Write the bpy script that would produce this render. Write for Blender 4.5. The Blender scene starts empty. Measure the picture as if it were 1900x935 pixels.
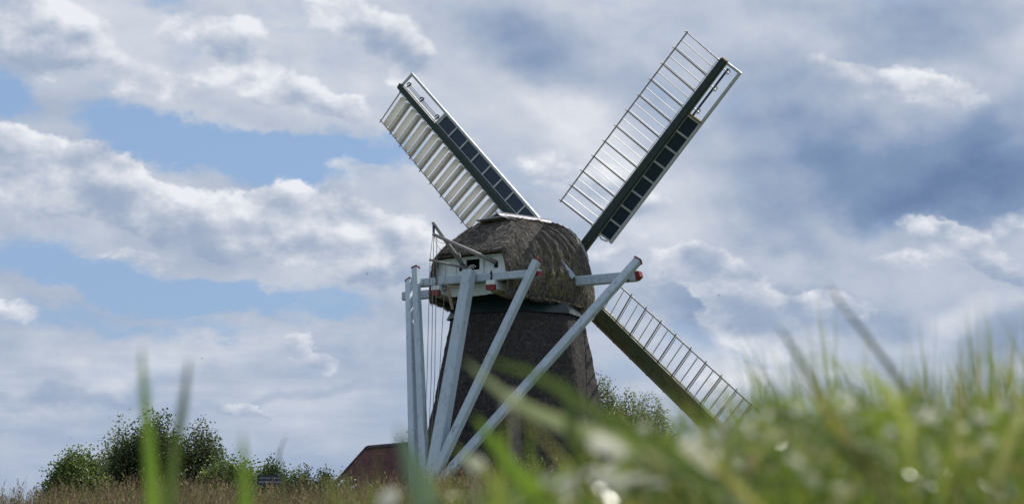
import bpy, math, random
import numpy as np
from mathutils import Vector, Matrix, Euler, noise
R = math.radians
rnd = random.Random(7)
scene = bpy.context.scene
COL = scene.collection

# ------------------------------------------------------------------ camera
CAM_Z = 1.30
PITCH = R(10.37)
FPX = 2700.0
cam_d = bpy.data.cameras.new('camera'); cam = bpy.data.objects.new('camera', cam_d); COL.objects.link(cam)
cam.location = (0, 0, CAM_Z); cam.rotation_euler = (R(90) + PITCH, 0, 0)
cam_d.sensor_width = 36; cam_d.lens = FPX * 36 / 1900
cam_d.clip_start = 0.05; cam_d.clip_end = 9000
cam_d.dof.use_dof = True; cam_d.dof.focus_distance = 60.0; cam_d.dof.aperture_fstop = 3.6
cam_d.dof.aperture_blades = 9
scene.camera = cam
scene.render.resolution_x = 1024; scene.render.resolution_y = 503
scene.render.engine = 'CYCLES'
scene.view_settings.view_transform = 'Standard'; scene.view_settings.look = 'None'
scene.view_settings.exposure = 0.0; scene.view_settings.gamma = 1.0

# ------------------------------------------------------------------ sun and sky
SUN_AZ, SUN_EL = R(45), R(48)          # azimuth measured from the view axis (+Y) towards +X
sd = Vector((math.sin(SUN_AZ) * math.cos(SUN_EL), math.cos(SUN_AZ) * math.cos(SUN_EL), math.sin(SUN_EL)))
sl = bpy.data.lights.new('sun', 'SUN'); sl.energy = 4.8; sl.angle = R(0.5); sl.color = (1.0, 0.95, 0.87)
sun = bpy.data.objects.new('sun', sl); COL.objects.link(sun); sun.rotation_euler = (-sd).to_track_quat('-Z', 'Y').to_euler()

CP, SP = math.cos(PITCH), math.sin(PITCH)
def ray(px, py):
    dx = (px - 950) / FPX; dv = (467.5 - py) / FPX
    return Vector((dx, CP - dv * SP, SP + dv * CP))
def at(px, py, Y):                       # point seen at photo pixel (px,py) that stands at distance Y
    r = ray(px, py); t = Y / r.y
    return Vector((r.x * t, Y, CAM_Z + r.z * t))

class NT:
    def __init__(s, nt): s.nt = nt; s.N = nt.nodes; s.L = nt.links
    def _in(s, n, i, v):
        if v is None: return
        if isinstance(v, bpy.types.NodeSocket): s.L.new(v, n.inputs[i])
        else:
            if isinstance(v, (tuple, list)) and n.inputs[i].type == 'RGBA' and len(v) == 3: v = (*v, 1)
            n.inputs[i].default_value = v
    def math(s, op, a, b=None, c=None, clamp=False):
        n = s.N.new('ShaderNodeMath'); n.operation = op; n.use_clamp = clamp
        s._in(n, 0, a); s._in(n, 1, b); s._in(n, 2, c); return n.outputs[0]
    def vmath(s, op, a, b=None, scale=None):
        n = s.N.new('ShaderNodeVectorMath'); n.operation = op
        s._in(n, 0, a); s._in(n, 1, b)
        if scale is not None: s._in(n, 3, scale)
        return n.outputs['Value'] if op in ('LENGTH', 'DOT_PRODUCT') else n.outputs[0]
    def noise(s, v, scale, detail=4, rough=.55, dist=0, lac=2.0, out=0):
        n = s.N.new('ShaderNodeTexNoise'); s._in(n, 'Vector', v); n.inputs['Scale'].default_value = scale
        n.inputs['Detail'].default_value = detail; n.inputs['Roughness'].default_value = rough
        n.inputs['Distortion'].default_value = dist; n.inputs['Lacunarity'].default_value = lac
        return n.outputs[out]
    def mapping(s, v, loc=(0, 0, 0), rot=(0, 0, 0), sc=(1, 1, 1), typ='POINT'):
        n = s.N.new('ShaderNodeMapping'); n.vector_type = typ; s._in(n, 0, v)
        n.inputs['Location'].default_value = loc; n.inputs['Rotation'].default_value = rot; n.inputs['Scale'].default_value = sc
        return n.outputs[0]
    def ramp(s, f, stops, interp='LINEAR'):
        n = s.N.new('ShaderNodeValToRGB'); s._in(n, 0, f); e = n.color_ramp.elements; n.color_ramp.interpolation = interp
        while len(e) < len(stops): e.new(.5)
        for k, (p, c) in enumerate(stops):
            e[k].position = p; e[k].color = (*c, 1) if len(c) == 3 else c
        return n.outputs[0]
    def mix(s, f, a, b, mode='MIX'):
        n = s.N.new('ShaderNodeMixRGB'); n.blend_type = mode; s._in(n, 0, f); s._in(n, 1, a); s._in(n, 2, b); return n.outputs[0]
    def mrange(s, v, a, b, c=0., d=1., smooth=False):
        n = s.N.new('ShaderNodeMapRange'); n.clamp = True
        if smooth: n.interpolation_type = 'SMOOTHSTEP'
        s._in(n, 0, v)
        for i, q in enumerate((a, b, c, d)): n.inputs[1 + i].default_value = q
        return n.outputs[0]

world = bpy.data.worlds.new('World'); scene.world = world; world.use_nodes = True
world.cycles.sampling_method = 'MANUAL'; world.cycles.sample_map_resolution = 512
w = NT(world.node_tree); w.N.clear()
out = w.N.new('ShaderNodeOutputWorld'); bg = w.N.new('ShaderNodeBackground'); w.L.new(bg.outputs[0], out.inputs[0])
SKY_STRENGTH = 0.1
bg.inputs[1].default_value = SKY_STRENGTH
sky = w.N.new('ShaderNodeTexSky'); sky.sky_type = 'NISHITA'; sky.sun_disc = False
sky.sun_elevation = SUN_EL; sky.sun_rotation = SUN_AZ; sky.air_density = 1.3; sky.dust_density = 1.0; sky.ozone_density = 1.5
tc = w.N.new('ShaderNodeTexCoord'); D = tc.outputs['Generated']
sx = w.N.new('ShaderNodeSeparateXYZ'); w.L.new(D, sx.inputs[0])
az = w.math('ARCTAN2', sx.outputs[0], sx.outputs[1])
el = w.math('ARCSINE', sx.outputs[2])
cb = w.N.new('ShaderNodeCombineXYZ'); w.L.new(az, cb.inputs[0]); w.L.new(el, cb.inputs[1])
AE = cb.outputs[0]
flat = w.mapping(D, sc=(1, 1, 1.5))
def vnoise(v, scale, det, rough, amp):
    return w.vmath('SCALE', w.vmath('SUBTRACT', w.noise(v, scale, det, rough, out=1), (.5, .5, .5)), scale=amp)
SOFT = w.vmath('ADD', w.vmath('ADD', AE, vnoise(D, 5, 4, .55, .10)), vnoise(flat, 22, 5, .6, .03))
AEW = w.vmath('ADD', w.vmath('ADD', AE, vnoise(D, 9, 3, .5, .035)), vnoise(flat, 32, 5, .62, .030))
def px2ae(px, py):
    r = ray(px, py).normalized(); return math.atan2(r.x, r.y), math.asin(r.z)
def field(blobs, co, lit=False):        # sum of soft elliptical banks: (px, py, half width, half height, tilt deg, weight)
    acc = None; la = None
    for (x, y, a, b, t, wt) in blobs:
        u, v = px2ae(x, y)
        m = w.mapping(co, loc=(u, v, 0), rot=(0, 0, R(t)), sc=(a / FPX, b / FPX, 1), typ='TEXTURE')
        g = w.N.new('ShaderNodeTexGradient'); g.gradient_type = 'SPHERICAL'; w.L.new(m, g.inputs[0])
        e = w.mrange(g.outputs['Fac'], 0, .85, 0, wt, smooth=True)
        acc = e if acc is None else w.math('ADD', acc, e)
        if lit:
            q = w.N.new('ShaderNodeSeparateXYZ'); w.L.new(m, q.inputs[0])
            la = w.math('MULTIPLY', e, q.outputs[1]) if la is None else w.math('MULTIPLY_ADD', e, q.outputs[1], la)
    return (acc, la) if lit else acc
HOLES = [(250, 235, 170, 70, -16, 1.0), (430, 290, 250, 75, -10, 1.1), (600, 300, 150, 60, 0, 0.8), (735, 290, 110, 50, 0, 0.5), (10, 175, 80, 60, -20, 0.8), (60, 490, 170, 70, 0, 0.8), (230, 545, 230, 55, -8, 1.0), (430, 570, 220, 45, -3, 0.9), (620, 560, 130, 35, 0, 0.6), (300, 5, 90, 40, 0, 0.5), (1270, 620, 90, 80, 0, 0.4), (100, 600, 200, 35, -4, 0.5), (350, 620, 200, 25, 0, 0.4), (1200, 700, 120, 60, 0, 0.35)]
DARK = [(1690, 290, 380, 120, -5, 0.34), (1780, 340, 330, 90, -3, 0.3), (1880, 250, 150, 120, 0, 0.15), (1370, 545, 230, 75, -8, 0.3), (1480, 200, 200, 130, -30, 0.2), (1400, 330, 170, 70, -20, 0.12), (960, 100, 210, 90, -15, 0.26), (1000, 170, 150, 70, -30, 0.12), (1700, 70, 260, 90, 0, 0.2), (1160, 190, 150, 70, -10, 0.12), (1880, 610, 170, 80, 0, 0.3), (1460, 400, 170, 60, -20, 0.2), (1640, 560, 170, 60, -5, 0.22), (100, 690, 260, 25, 0, 0.18), (500, 745, 300, 22, 0, 0.16), (1100, 520, 100, 60, 0, 0.14)]
BRIGHT = [(250, 110, 380, 130, -15, 0.13), (560, 130, 300, 130, -20, 0.13), (330, 640, 420, 60, 0, 0.08), (750, 300, 180, 120, 0, 0.08), (1350, 680, 200, 80, 0, 0.12), (1040, 250, 190, 60, -25, 0.16), (1180, 340, 170, 60, -10, 0.15), (1230, 420, 130, 60, 0, 0.18), (1130, 30, 160, 50, 0, 0.12), (250, 650, 300, 30, -2, 0.12), (1400, 680, 180, 60, 0, 0.14), (1550, 640, 350, 90, 0, 0.14), (1330, 620, 200, 80, -20, 0.12), (1800, 560, 160, 50, 0, 0.12)]
CUM = [(1130, 330, 150, 80, -20, 0.5), (1010, 300, 120, 70, -20, 0.45), (1400, 620, 160, 60, -20, 0.6), (1880, 420, 60, 60, 0, 0.4), (300, 160, 200, 60, -10, 0.4), (1250, 480, 120, 60, -20, 0.5), (1440, 560, 120, 60, -20, 0.5), (1720, 420, 90, 40, -20, 0.6), (1200, 380, 150, 60, -20, 0.35), (1620, 700, 160, 50, 0, 0.5), (1500, 690, 120, 40, 0, 0.5), (830, 300, 90, 60, 0, 0.4), (20, 260, 100, 50, 0, 0.6), (850, 560, 100, 60, 0, 0.4), (90, 330, 230, 125, -8, 1.0), (290, 405, 220, 105, -22, 1.0), (200, 330, 130, 70, -30, 0.6), (540, 410, 140, 100, 0, 1.0), (440, 430, 170, 95, -5, 0.8), (680, 440, 200, 110, -12, 1.0), (760, 480, 160, 80, -10, 0.6), (600, 480, 200, 60, -6, 0.5), (100, 60, 190, 80, -15, 0.9), (60, 110, 120, 60, 0, 0.5), (500, 160, 170, 70, -20, 0.8), (400, 70, 190, 60, -10, 0.7), (620, 215, 120, 45, -15, 0.5), (740, 110, 120, 90, -40, 0.8), (640, 50, 150, 70, -30, 0.6), (585, 650, 78, 34, -28, 1.0), (1345, 500, 110, 70, -30, 1.2), (1400, 580, 130, 60, -30, 0.8), (1480, 640, 120, 50, -10, 0.6), (1800, 450, 110, 50, -30, 1.0), (1870, 510, 90, 50, -20, 0.8), (1600, 140, 190, 45, -25, 0.6), (1760, 160, 130, 40, -25, 0.5), (460, 765, 70, 20, -18, 0.7), (680, 320, 130, 40, 0, 0.5), (1680, 480, 120, 40, 0, 0.4), (1560, 560, 100, 40, -10, 0.4), (1120, 460, 110, 60, 0, 0.4), (20, 590, 110, 35, 0, 0.5), (240, 490, 120, 20, -8, 0.5)]
holes = field(HOLES, AEW); tone = field([(*q[:5], -q[5]) for q in DARK] + BRIGHT, SOFT)
cum, lit = field(CUM, AEW, True)
big = w.noise(flat, 3.6, 5, .5); med = w.noise(w.mapping(flat, loc=(2.3, .7, 1.1)), 9, 6, .55)
streak = w.noise(w.mapping(D, sc=(1, 1, 7)), 5.5, 6, .55, .1)
low = w.mrange(el, R(2), R(10), 1, 0, smooth=True)
# back deck: soft stratocumulus
wisp = w.noise(w.mapping(D, loc=(1.7, .3, 2.2), rot=(0, .5, .4), sc=(1, 1, 2.4)), 20, 8, .66, .5)
cov = w.math('SUBTRACT', w.math('ADD', w.math('ADD', w.math('MULTIPLY', w.math('SUBTRACT', med, .5), 1.1), w.math('MULTIPLY', w.math('SUBTRACT', wisp, .5), 1.2)), .72), holes)
mask = w.mrange(cov, .0, .70, 0, 1, smooth=True)
br = w.math('ADD', .595, w.math('MULTIPLY', w.math('SUBTRACT', big, .5), .35))
br = w.math('ADD', br, w.math('MULTIPLY', w.math('SUBTRACT', med, .5), .42))
br = w.math('ADD', br, tone)
br = w.math('ADD', br, w.math('MULTIPLY', w.math('SUBTRACT', streak, .5), w.math('MULTIPLY', low, .75)))
# front deck: crisp, sunlit cumulus
def puffs(v):
    n1 = w.noise(v, 17, 7, .56, .1)
    vo = w.N.new('ShaderNodeTexVoronoi'); vo.feature = 'SMOOTH_F1'; vo.inputs['Scale'].default_value = 26; vo.inputs['Smoothness'].default_value = .6
    w.L.new(w.vmath('ADD', v, vnoise(v, 30, 3, .5, .03)), vo.inputs['Vector'])
    return w.math('SUBTRACT', n1, w.math('MULTIPLY', vo.outputs['Distance'], .22))
pa = puffs(flat); pb = puffs(w.mapping(flat, loc=(.006, 0, .016)))
relief = w.math('SUBTRACT', pa, pb)
fm = w.math('ADD', cum, w.math('MULTIPLY', w.math('SUBTRACT', pa, .40), 1.15))
fmask = w.mrange(fm, .22, .52, 0, 1, smooth=True)
lightn = w.math('DIVIDE', lit, w.math('ADD', cum, .15))
fb = w.math('ADD', .715, w.math('SMOOTH_MAX', w.math('MULTIPLY', lightn, .38), -.16, .2)); fb = w.math('ADD', fb, w.math('MULTIPLY', relief, 1.75))
fb = w.math('SUBTRACT', fb, w.math('MULTIPLY', w.mrange(fm, .6, 1.3), .12))
fb = w.math('MULTIPLY_ADD', tone, .4, fb)
br = w.math('ADD', br, w.math('MULTIPLY', relief, .35))
STOPS = [(.0, (.15, .225, .39)), (.25, (.22, .31, .48)), (.5, (.40, .47, .60)), (.74, (.60, .645, .73)), (1, (.83, .85, .90))]
fb = w.math('SMOOTH_MAX', fb, .40, .35)
bc = w.ramp(br, STOPS); fc = w.ramp(fb, STOPS)
blue = w.mix(.8, sky.outputs[0], (2.8, 4.3, 6.9, 1))
skyc = w.mix(mask, blue, w.vmath('SCALE', bc, scale=1 / SKY_STRENGTH))
skyc = w.mix(w.math('MULTIPLY', fmask, w.mrange(low, 0, 1, 1, .75)), skyc, w.vmath('SCALE', fc, scale=1 / SKY_STRENGTH))
lowmix = w.math('MULTIPLY', low, w.mrange(streak, .38, .60, .8, .1))
skyc = w.mix(w.math('MULTIPLY', lowmix, .6), skyc, (3.2, 4.2, 5.9, 1))
skyc = w.mix(w.mrange(el, R(-2), R(7), .75, 0, smooth=True), skyc, (3.0, 3.95, 5.7, 1))
w.L.new(skyc, bg.inputs[0])

# ------------------------------------------------------------------ materials
def mat(name, base, rough=.8, spec=.3, metal=0.):
    m = bpy.data.materials.new(name); m.use_nodes = True; t = NT(m.node_tree)
    b = t.N['Principled BSDF']; b.inputs['Roughness'].default_value = rough; b.inputs['Specular IOR Level'].default_value = spec
    b.inputs['Metallic'].default_value = metal; b.inputs['Base Color'].default_value = (*base, 1)
    return m, t, b
def objco(t):
    n = t.N.new('ShaderNodeTexCoord'); return n.outputs['Object']
def bump(t, b, h, strength=.4, dist=.02):
    n = t.N.new('ShaderNodeBump'); t.L.new(h, n.inputs['Height']); n.inputs['Strength'].default_value = strength
    n.inputs['Distance'].default_value = dist; t.L.new(n.outputs[0], b.inputs['Normal'])
def paint(name, base, worn, amount=.5, rough=.5, streak=(1, 1, 1), sc=6, spec=.4):
    m, t, b = mat(name, base, rough, spec); o = objco(t)
    n = t.noise(t.mapping(o, sc=streak), sc, 6, .65); g = t.noise(o, 1.3, 3, .6)
    f = t.math('MULTIPLY', t.mrange(n, .42, .72), t.mrange(g, .3, .7, .3, 1)); f = t.math('MULTIPLY', f, amount)
    t.L.new(t.mix(f, (*base, 1), (*worn, 1)), b.inputs['Base Color'])
    t.L.new(t.mrange(n, .3, .8, rough - .1, rough + .2), b.inputs['Roughness'])
    bump(t, b, n, .25, .01); return m
M = {}
def beam_paint():
    m, t, b = mat('weathered white beam paint', (.46, .56, .66), .6, .35); n = t.N.new('ShaderNodeTexCoord'); o = n.outputs['Object']
    blot = t.noise(o, 2.3, 7, .7); fine = t.noise(t.mapping(o, sc=(1, 1, .12)), 30, 5, .7); grime = t.noise(t.mapping(o, loc=(4, 2, 1), sc=(1, 1, .35)), 5, 7, .75)
    c = t.mix(t.mrange(blot, .35, .7, 0, .5), (.48, .58, .68, 1), (.36, .44, .50, 1))
    c = t.mix(t.mrange(grime, .54, .70, 0, .75), c, (.15, .18, .17, 1))
    c = t.mix(t.mrange(fine, .60, .68, 0, .55), c, (.20, .20, .19, 1))
    t.L.new(c, b.inputs['Base Color']); t.L.new(t.mrange(grime, .3, .7, .45, .8), b.inputs['Roughness']); bump(t, b, t.math('ADD', fine, t.math('MULTIPLY', grime, .7)), .5, .012); return m
M['beam_white'] = beam_paint()
M['white'] = paint('cream white paint', (.78, .86, .88), (.40, .46, .42), .6, .5, (1, 1, .4), 5)
M['shutter'] = paint('warm white shutter paint', (.70, .70, .70), (.48, .47, .46), .5, .5, (1, 1, 1), 4)
M['rail'] = paint('grey white sail rail paint', (.52, .56, .58), (.3, .31, .3), .5, .5, (1, 1, 1), 5)
M['bar'] = paint('grey sail bar wood', (.30, .30, .30), (.14, .13, .13), .6, .6, (1, 1, 1), 7)
M['green'] = paint('dark green stock paint', (.022, .046, .050), (.07, .09, .06), .5, .45, (1, 1, 1), 4, .45)
M['mossstock'] = paint('mossy dark green stock paint', (.10, .13, .075), (.15, .15, .11), .6, .6, (1, 1, 1), 2)
M['board'] = paint('blue green windboard paint', (.010, .034, .066), (.04, .07, .08), .5, .4, (1, 1, 1), 3, .45)
M['mossgreen'] = paint('mossy green windboard paint', (.17, .215, .12), (.24, .24, .18), .6, .6, (1, 1, 1), 2)
M['collar'] = paint('dark teal collar paint', (.012, .032, .036), (.05, .07, .06), .4, .38, (1, 1, 1), 3, .5)
M['red'] = paint('red end paint', (.22, .03, .035), (.18, .05, .05), .5, .5, (1, 1, 1), 6)
M['tan'] = paint('bare weathered wood', (.30, .24, .17), (.12, .10, .08), .8, .8, (1, 1, 1), 5)
M['grey_wood'] = paint('silvery weathered wood', (.36, .35, .36), (.16, .15, .16), .8, .7, (1, 1, 1), 8)
M['navy'] = mat('dark blue steel rod', (.03, .035, .10), .4, .5)[0]
M['steel'] = mat('pale galvanised steel', (.55, .56, .58), .35, .5, .6)[0]
M['zinc'] = paint('grey zinc ridge sheet', (.46, .45, .50), (.3, .3, .33), .5, .45, (1, 1, 1), 3, .5)
M['black'] = mat('dark opening', (.012, .012, .014), .9, .1)[0]
M['rope'] = mat('grey rope', (.20, .19, .18), .9, .1)[0]
M['iron'] = mat('dark iron', (.03, .03, .035), .6, .4)[0]

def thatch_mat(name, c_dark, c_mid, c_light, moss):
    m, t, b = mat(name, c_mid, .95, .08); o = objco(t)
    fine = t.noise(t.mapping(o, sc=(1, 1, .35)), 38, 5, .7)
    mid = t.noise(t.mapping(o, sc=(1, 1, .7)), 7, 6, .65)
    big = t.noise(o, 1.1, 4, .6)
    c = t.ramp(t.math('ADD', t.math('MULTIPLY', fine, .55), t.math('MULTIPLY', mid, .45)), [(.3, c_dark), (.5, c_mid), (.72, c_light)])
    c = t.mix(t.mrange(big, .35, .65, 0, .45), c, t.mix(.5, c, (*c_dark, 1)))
    if moss:
        sxx = t.N.new('ShaderNodeSeparateXYZ'); t.L.new(o, sxx.inputs[0])
        side = t.mrange(sxx.outputs[0], .8, 2.2)            # moss sits on the damp right flank
        lowz = t.mrange(sxx.outputs[2], 14.6, 12.6)
        mm = t.math('MULTIPLY', t.mrange(t.noise(o, 1.7, 7, .72), .44, .56), t.math('MULTIPLY', side, lowz))
        c = t.mix(t.math('MULTIPLY', mm, .8), c, t.mix(fine, (.07, .075, .015, 1), (.36, .33, .08, 1)))
    sp = t.N.new('ShaderNodeSeparateXYZ'); t.L.new(t.vmath('ADD', o, t.vmath('SCALE', t.noise(o, 1.6, 4, .6, out=1), scale=.5)), sp.inputs[0])
    course = t.math('FRACT', t.math('MULTIPLY', sp.outputs[2], 2.1))
    c = t.mix(t.mrange(course, .0, .18, .35, 0), c, (*c_dark, 1))
    c = t.mix(t.mrange(course, .7, 1, 0, .16), c, (*c_light, 1))
    t.L.new(c, b.inputs['Base Color'])
    bump(t, b, t.math('ADD', t.math('ADD', fine, t.math('MULTIPLY', mid, 1.2)), t.math('MULTIPLY', course, .35)), .9, .06)
    return m
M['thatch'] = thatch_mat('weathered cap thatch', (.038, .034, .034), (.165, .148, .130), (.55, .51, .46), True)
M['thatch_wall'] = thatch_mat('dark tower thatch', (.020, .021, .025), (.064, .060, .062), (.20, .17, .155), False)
def straw_mat():
    m, t, b = mat('loose straw ends', (.2, .16, .12), .9, .1)
    g = t.N.new('ShaderNodeNewGeometry')
    t.L.new(t.ramp(g.outputs['Random Per Island'], [(0, (.03, .028, .027)), (.6, (.10, .094, .088)), (1, (.26, .24, .22))]), b.inputs['Base Color'])
    return m
M['straw'] = straw_mat()

def leafy(name, stops, trans=.45, rough=.45, spec=.35, tint=(1.3, 1.35, .75)):
    m = bpy.data.materials.new(name); m.use_nodes = True; t = NT(m.node_tree); b = t.N['Principled BSDF']
    g = t.N.new('ShaderNodeNewGeometry')
    c = t.ramp(g.outputs['Random Per Island'], stops)
    t.L.new(c, b.inputs['Base Color']); b.inputs['Roughness'].default_value = rough; b.inputs['Specular IOR Level'].default_value = spec
    tr = t.N.new('ShaderNodeBsdfTranslucent')
    t.L.new(t.mix(1, c, (*tint, 1), 'MULTIPLY'), tr.inputs[0])
    mx = t.N.new('ShaderNodeMixShader'); mx.inputs[0].default_value = trans
    t.L.new(b.outputs[0], mx.inputs[1]); t.L.new(tr.outputs[0], mx.inputs[2])
    t.L.new(mx.outputs[0], t.N['Material Output'].inputs[0])
    return m
M['leaf_dark'] = leafy('dark shrub leaves', [(0, (.03, .045, .02)), (.6, (.08, .105, .045)), (1, (.17, .2, .1))], .35)
M['leaf_mid'] = leafy('mid green leaves', [(0, (.045, .07, .024)), (.6, (.11, .16, .05)), (1, (.22, .26, .11))], .4)
M['leaf_grey'] = leafy('grey green willow leaves', [(0, (.08, .10, .055)), (.6, (.15, .18, .11)), (1, (.30, .33, .22))], .4)
M['leaf_blue'] = leafy('blue green leaves', [(0, (.015, .035, .022)), (1, (.05, .085, .05))], .25)
M['bark'] = paint('brown bark', (.075, .055, .04), (.03, .025, .02), .8, .9, (1, 1, .3), 8)
M['grass_near'] = leafy('fresh grass blades', [(0, (.065, .105, .03)), (.28, (.12, .18, .04)), (.60, (.19, .255, .055)), (.76, (.23, .27, .08)), (.84, (.33, .34, .2)), (.90, (.32, .25, .13)), (.95, (.20, .14, .08)), (1, (.52, .50, .40))], .5, .25, .7, (1.25, 1.3, .65))
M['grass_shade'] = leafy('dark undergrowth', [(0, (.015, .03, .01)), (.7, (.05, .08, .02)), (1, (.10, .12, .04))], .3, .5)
M['grass_dry'] = leafy('dry brown seeding grass', [(0, (.07, .045, .038)), (.4, (.17, .115, .092)), (.72, (.27, .195, .155)), (.86, (.42, .34, .27)), (.87, (.12, .17, .05)), (1, (.16, .19, .06))], .3, .7, .15)
M['grass_green'] = leafy('short bank grass', [(0, (.04, .07, .02)), (.6, (.09, .13, .035)), (1, (.2, .19, .09))], .4, .5)
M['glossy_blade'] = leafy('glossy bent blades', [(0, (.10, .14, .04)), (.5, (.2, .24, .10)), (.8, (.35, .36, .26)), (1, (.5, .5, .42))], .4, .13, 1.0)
M['pale_blade'] = leafy('pale dry blade', [(0, (.55, .55, .50)), (1, (.72, .71, .66))], .45, .3, .6, (1.2, 1.2, 1.1))  # shared by the pale blades and the painted glint and highlight flecks
M['pale_green'] = leafy('pale green blade', [(0, (.22, .26, .15)), (1, (.27, .31, .18))], .5, .3, .6, (1.2, 1.2, .95))
M['lime_blade'] = leafy('lime green blade', [(0, (.13, .22, .035)), (1, (.16, .24, .045))], .55, .35, .4)
M['green_blade'] = leafy('mid green blade', [(0, (.075, .115, .03)), (1, (.09, .13, .04))], .5, .35, .4)
M['teal_blade'] = leafy('blue green blade', [(0, (.13, .20, .15)), (1, (.15, .22, .17))], .4, .4, .4)
M['tan_blade'] = leafy('tan dry blade', [(0, (.42, .27, .13)), (1, (.5, .32, .16))], .45, .5, .3)
M['dark_blade'] = leafy('dark seeding stalk', [(0, (.07, .085, .05)), (1, (.09, .11, .06))], .35, .6, .2)

# ------------------------------------------------------------------ mesh helpers
class MB:
    def __init__(s): s.v = []; s.f = []
    def add(s, vs, fs):
        o = len(s.v); s.v += [tuple(q) for q in vs]; s.f += [tuple(i + o for i in q) for q in fs]
    def box(s, c, d, rot=None):
        c = Vector(c); h = Vector(d) / 2; vs = []
        for x in (-1, 1):
            for y in (-1, 1):
                for z in (-1, 1):
                    p = Vector((x * h.x, y * h.y, z * h.z))
                    if rot is not None: p = rot @ p
                    vs.append(c + p)
        s.add(vs, [(0, 1, 3, 2), (4, 6, 7, 5), (0, 4, 5, 1), (2, 3, 7, 6), (0, 2, 6, 4), (1, 5, 7, 3)])
    def bar(s, a, b, wa, wb=None, ta=None, tb=None, up=(0, 0, 1)):   # tapered, chamfered rectangular bar from a to b
        a, b = Vector(a), Vector(b); wb = wa if wb is None else wb; ta = wa if ta is None else ta; tb = (ta if ta is not None else wb) if tb is None else tb
        d = (b - a).normalized(); u = Vector(up)
        x = d.cross(u)
        if x.length < 1e-3: x = d.cross(Vector((0, 1, 0)))
        x.normalize(); y = x.cross(d).normalized(); vs = []
        c = .18
        prof = [(-1, -1 + 2 * c), (-1, 1 - 2 * c), (-1 + 2 * c, 1), (1 - 2 * c, 1), (1, 1 - 2 * c), (1, -1 + 2 * c), (1 - 2 * c, -1), (-1 + 2 * c, -1)]
        c8 = .10
        prof = [(-1, -1 + 2 * c8), (-1, 1 - 2 * c8), (-1 + 2 * c8, 1), (1 - 2 * c8, 1), (1, 1 - 2 * c8), (1, -1 + 2 * c8), (1 - 2 * c8, -1), (-1 + 2 * c8, -1)]
        for p, ww, tt in ((a, wa, ta), (b, wb, tb)):
            for (i, j) in prof: vs.append(p + x * (i * ww / 2) + y * (j * tt / 2))
        s.add(vs, [(i, (i + 1) % 8, 8 + (i + 1) % 8, 8 + i) for i in range(8)] + [tuple(range(7, -1, -1)), tuple(range(8, 16))])
    def tube(s, pts, r, n=6, r2=None):
        pts = [Vector(p) for p in pts]; k = len(pts); vs = []
        for i, p in enumerate(pts):
            d = (pts[min(i + 1, k - 1)] - pts[max(i - 1, 0)]).normalized()
            x = d.cross(Vector((0, 0, 1)));
            if x.length < 1e-3: x = Vector((1, 0, 0))
            x.normalize(); y = x.cross(d)
            rr = r if r2 is None else r + (r2 - r) * i / (k - 1)
            for j in range(n):
                a = 2 * math.pi * j / n; vs.append(p + (x * math.cos(a) + y * math.sin(a)) * rr)
        fs = [(i * n + j, i * n + (j + 1) % n, (i + 1) * n + (j + 1) % n, (i + 1) * n + j) for i in range(k - 1) for j in range(n)]
        fs += [tuple(range(n - 1, -1, -1)), tuple(range((k - 1) * n, k * n))]
        s.add(vs, fs)
    def mesh(s, name, m, smooth=False):
        me = bpy.data.meshes.new(name); me.from_pydata(s.v, [], s.f)
        if m is not None: me.materials.append(m)
        if smooth: me.polygons.foreach_set('use_smooth', [True] * len(me.polygons))
        me.update(); return me
    def build(s, name, m, parent=None, smooth=False, label=None, kind=None):
        o = bpy.data.objects.new(name, s.mesh(name, m, smooth)); COL.objects.link(o)
        if parent is not None: o.parent = parent
        if label: o['label'] = label
        if kind: o['kind'] = kind
        return o
def np_mesh(name, V, Q, m, parent=None, smooth=False, kind=None, label=None):
    me = bpy.data.meshes.new(name); V = np.asarray(V, dtype=np.float32); Q = np.asarray(Q, dtype=np.int32)
    k = Q.shape[1]
    me.vertices.add(len(V)); me.vertices.foreach_set('co', V.ravel())
    me.loops.add(Q.size); me.loops.foreach_set('vertex_index', Q.ravel())
    me.polygons.add(len(Q)); me.polygons.foreach_set('loop_start', np.arange(0, Q.size, k, dtype=np.int32))
    if smooth: me.polygons.foreach_set('use_smooth', np.ones(len(Q), dtype=bool))
    me.update(calc_edges=True); me.validate()
    me.materials.append(m); o = bpy.data.objects.new(name, me); COL.objects.link(o)
    if parent is not None: o.parent = parent
    if kind: o['kind'] = kind
    if label: o['label'] = label
    return o
def share(name, me, parent, mtx=None):
    o = bpy.data.objects.new(name, me); COL.objects.link(o); o.parent = parent
    if mtx is not None: o.matrix_local = mtx
    return o
def empty(name, loc, rz=0, label=None, cat=None, group=None):
    o = bpy.data.objects.new(name, None); COL.objects.link(o); o.location = loc; o.rotation_euler = (0, 0, rz); o.empty_display_size = .3
    tag(o, label, cat, group); return o
def tag(o, label=None, cat=None, group=None, kind=None):
    if label: o['label'] = label
    if cat: o['category'] = cat
    if group: o['group'] = group
    if kind: o['kind'] = kind
    return o
def interp(tab, x): return float(np.interp(x, [q[0] for q in tab], [q[1] for q in tab]))

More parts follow.
